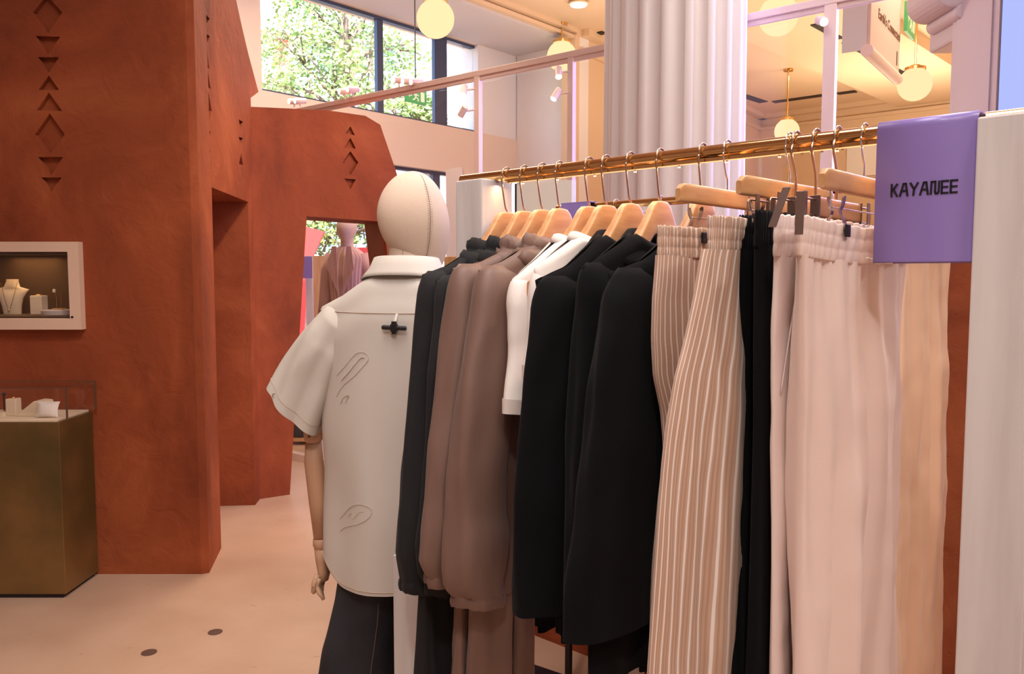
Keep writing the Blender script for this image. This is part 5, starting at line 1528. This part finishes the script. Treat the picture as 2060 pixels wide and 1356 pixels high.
# collar
cl = []
pf = [(.0, -.012), (.0, .018), (.001, .032), (.004, .036), (.009, .034), (.020, .014), (.034, -.006), (.040, -.016)]
for o_, dz in pf:
    ring = []
    for i in range(80):
        a = 2 * math.pi * i / 80; sa = math.sin(a)
        bk = 1 if sa < 0 else 0
        ring.append((.0 + nk.x * .4 + (.078 + o_ * 1.25) * sp(math.cos(a), .92), nk.y * .3 + .006 + (.074 + o_ * .9) * sa, zneck + .006 + dz + (.004 * -sa if sa < 0 else -.05 * sa * sa) - .012 * abs(math.cos(a)) ** 3 * (1 if o_ > .015 else 0)))
    cl.append(ring)
b = MB(); b.loft(cl, cap0=False, cap1=False); b.build('collar', M['cream_fabric'], shirt, smooth=True, solid=.0016)
# loop and black security toggle
ctr = ml(792, 660, 2.12)
aa = min(back, key=lambda a: abs(shirt_pt(vfor(ctr.z, a), a).x - ctr.x))
def on_back(x, z, off=.001):
    a = min([-math.pi + math.pi * k / 400 for k in range(401)], key=lambda a: abs(shirt_pt(.3, a).x - x)); return shirt_pt(vfor(z, a), a, off)
p_ = on_back(ctr.x, ctr.z); 
b = MB(); b.tube([on_back(ctr.x + .002, zy), p_ + Vector((0, -.005, .014)), p_ + Vector((0, -.008, .004))], [(.0035, .0008)] * 3, 8); b.build('locker_loop', M['white_fabric'], shirt)
k0 = p_ + Vector((0, -.011, 0))
b = MB(); b.tube([k0 + Vector((-.0335, 0, .001)), k0 + Vector((-.032, 0, .001)), k0 + Vector((.032, 0, -.001)), k0 + Vector((.0335, 0, -.001))], [.004, .0062, .0062, .004], 14)
b.box(k0, (.018, .0125, .02)); b.box(k0 + Vector((0, 0, .013)), (.013, .010, .008)); b.box(k0 + Vector((0, 0, -.0125)), (.012, .010, .008))
tg = b.build('security_toggle', M['black_plastic'], shirt, bevel=.0015)
# faint printed outlines on the back of the shirt
def print_loop(pts, wd, name='print', Y=2.14, m=None):
    ls = [ml(x, y, Y) for x, y in pts]; sm = smooth_path([(p.x, 0, p.z) for p in ls], 5)
    ps = [on_back(p.x, p.z, .0006) for p in sm]
    b = MB(); b.tube(ps, [(wd * .8, .0003)] * len(ps), 6); return b.build(name, m or M['print'], shirt)
print_loop([(655, 762), (680, 740), (700, 720), (715, 711), (730, 712), (738, 722), (728, 735), (715, 748), (700, 762), (680, 776), (664, 792), (655, 806)], .0011)
print_loop([(668, 772), (690, 752), (706, 735), (720, 722), (728, 722)], .0022)
print_loop([(664, 1058), (682, 1040), (700, 1024), (722, 1015), (745, 1017), (752, 1027), (744, 1040), (724, 1052), (700, 1062), (682, 1070), (668, 1082)], .0012)
print_loop([(690, 1046), (702, 1036), (704, 1046), (716, 1034)], .0012); print_loop([(718, 1042), (720, 1032), (734, 1028)], .0012)
print_loop([(668, 820), (676, 806), (690, 800), (682, 816)], .0018)
# arm and hand on the visible side, the other arm behind the clothes
def arm(side):
    el = ml(637, 885, 2.36); 
    sx = -1 if side < 0 else 1
    ex = abs(el.x) * sx
    zz = lambda y: at(637, y, 2.33).z
    wx = abs(ml(639, 1090, 2.30).x) * sx; hx = abs(ml(638, 1165, 2.28).x) * sx
    yb_ = .02
    b = MB(); b.tube([(ex * .80, .01, zz(640)), (ex * .93, .012, zz(740)), (ex, yb_, zz(862))], [.030, .030, .027], 22)
    up = b.build('upper_arm', M['skin_wood'], t, smooth=True)
    b = MB(); b.tube([(ex, yb_, zz(858)), (ex, yb_, zz(862)), (ex, yb_, zz(884)), (ex, yb_, zz(891))], [.024, .0285, .0275, .021], 22); b.build('elbow_joint', M['skin_wood'], t, smooth=True, auto=50)
    b = MB(); b.tube([(ex, yb_ - .027, zz(876)), (ex, yb_ - .030, zz(876))], .0035, 12); b.build('elbow_pin', M['seamdark'], t)
    b = MB(); b.tube([(ex, yb_, zz(892)), (ex * 1.0, yb_, zz(930)), (lerp(ex, wx, .5), yb_ - .002, zz(1000)), (wx, yb_ - .005, zz(1080))], [.0235, .0275, .0278, .0248], 22); b.build('forearm', M['skin_wood'], t, smooth=True)
    b = MB(); b.tube([(wx, yb_ - .005, zz(1081)), (wx, yb_ - .005, zz(1085)), (wx, yb_ - .005, zz(1096)), (wx, yb_ - .005, zz(1101))], [.023, .027, .027, .0235], 22); b.build('wrist_ring', M['skin_wood'], t, smooth=True, auto=50)
    b = MB(); b.tube([(wx, yb_ - .005, zz(1102)), (lerp(wx, hx, .4), yb_ - .006, zz(1125)), (hx, yb_ - .008, zz(1150)), (hx, yb_ - .01, zz(1166))], [(.0235, .024), (.022, .023), (.017, .023), (.011, .02)], 22)
    hd = b.build('hand', M['skin_wood'], t, smooth=True)
    base = Vector((hx, yb_ - .01, zz(1158)))
    for k, (dy, ln) in enumerate(((-.022, .054), (-.008, .062), (.006, .060), (.019, .048))):
        o_ = -sx * .004 * (k - 1); f = MB()
        p0_ = base + Vector((sx * .004, dy, .002)); p1_ = p0_ + Vector((sx * .006, -.004, -ln * .42)); p2_ = p1_ + Vector((-sx * .006 - o_, -.006, -ln * .33)); p3_ = p2_ + Vector((-sx * .012 - o_, -.004, -ln * .26))
        f.tube([p0_, p0_.lerp(p1_, .5), p1_, p1_.lerp(p2_, .5), p2_, p3_], [.0075, .0078, .0074, .0072, .0068, .0045], 10)
        f.build('finger', M['skin_wood'], hd, smooth=True)
    f = MB(); p0_ = base + Vector((sx * .010, -.020, .012)); p1_ = p0_ + Vector((sx * .006, -.010, -.024)); p2_ = p1_ + Vector((sx * .001, -.003, -.024))
    f.tube([p0_, p1_, p2_, p2_ + Vector((0, 0, -.004))], [.0085, .0088, .0075, .004], 12); f.build('thumb', M['skin_wood'], hd, smooth=True)
    f = MB()
    for q in (p0_.lerp(p1_, .35), p1_.lerp(p2_, .3)): f.tube([q + Vector((0, -.0075, 0)), q + Vector((0, -.0095, 0))], .0014, 8)
    f.build('finger_pin', M['seamdark'], hd)
arm(-1); arm(1)
# wide dark jeans
def jean(side):
    rings = []
    zt_ = zhem + .05
    for j in range(50):
        v = j / 49; z = lerp(zt_, .03, v)
        out = interp([(0, .185), (.15, .205), (.35, .25), (.6, .275), (1, .29)], v); inn = interp([(0, 0), (.2, .0), (.4, .012), (1, .05)], v)
        cx_ = (out + inn) / 2; hw = (out - inn) / 2; ty = interp([(0, .11), (.3, .125), (1, .15)], v)
        ring = []
        for i in range(64):
            a = 2 * math.pi * i / 64
            r = 1 + .03 * math.sin(5 * a + 2 * v + side) + .05 * noise.noise(Vector((math.cos(a) * 2, math.sin(a) * 2, v * 5 + side)))
            ring.append((side * (cx_ + hw * sp(math.cos(a), .85) * r), ty * sp(math.sin(a), .9) * r, z))
        rings.append(ring)
    b = MB(); b.loft(rings, cap0=True, cap1=False); return b.build('jeans_leg', M['denim'], t, smooth=True), rings
for sd in (-1, 1):
    o, rg = jean(sd)
    b = MB(); b.tube([Vector(r[43]) + Vector((0, -.001, 0)) for r in rg[6:]], .0012, 6); b.build('side_seam', M['seamdark'], o)
b = MB(); b.lathe([(.20, 0), (.20, .012), (.01, .015)], seg=40); b.build('base_plate', M['taupe'], t)
b = MB(); b.tube([(-.1, 0, .012), (-.1, 0, .9)], .012, 12); b.build('support_rod', M['chrome'], t)
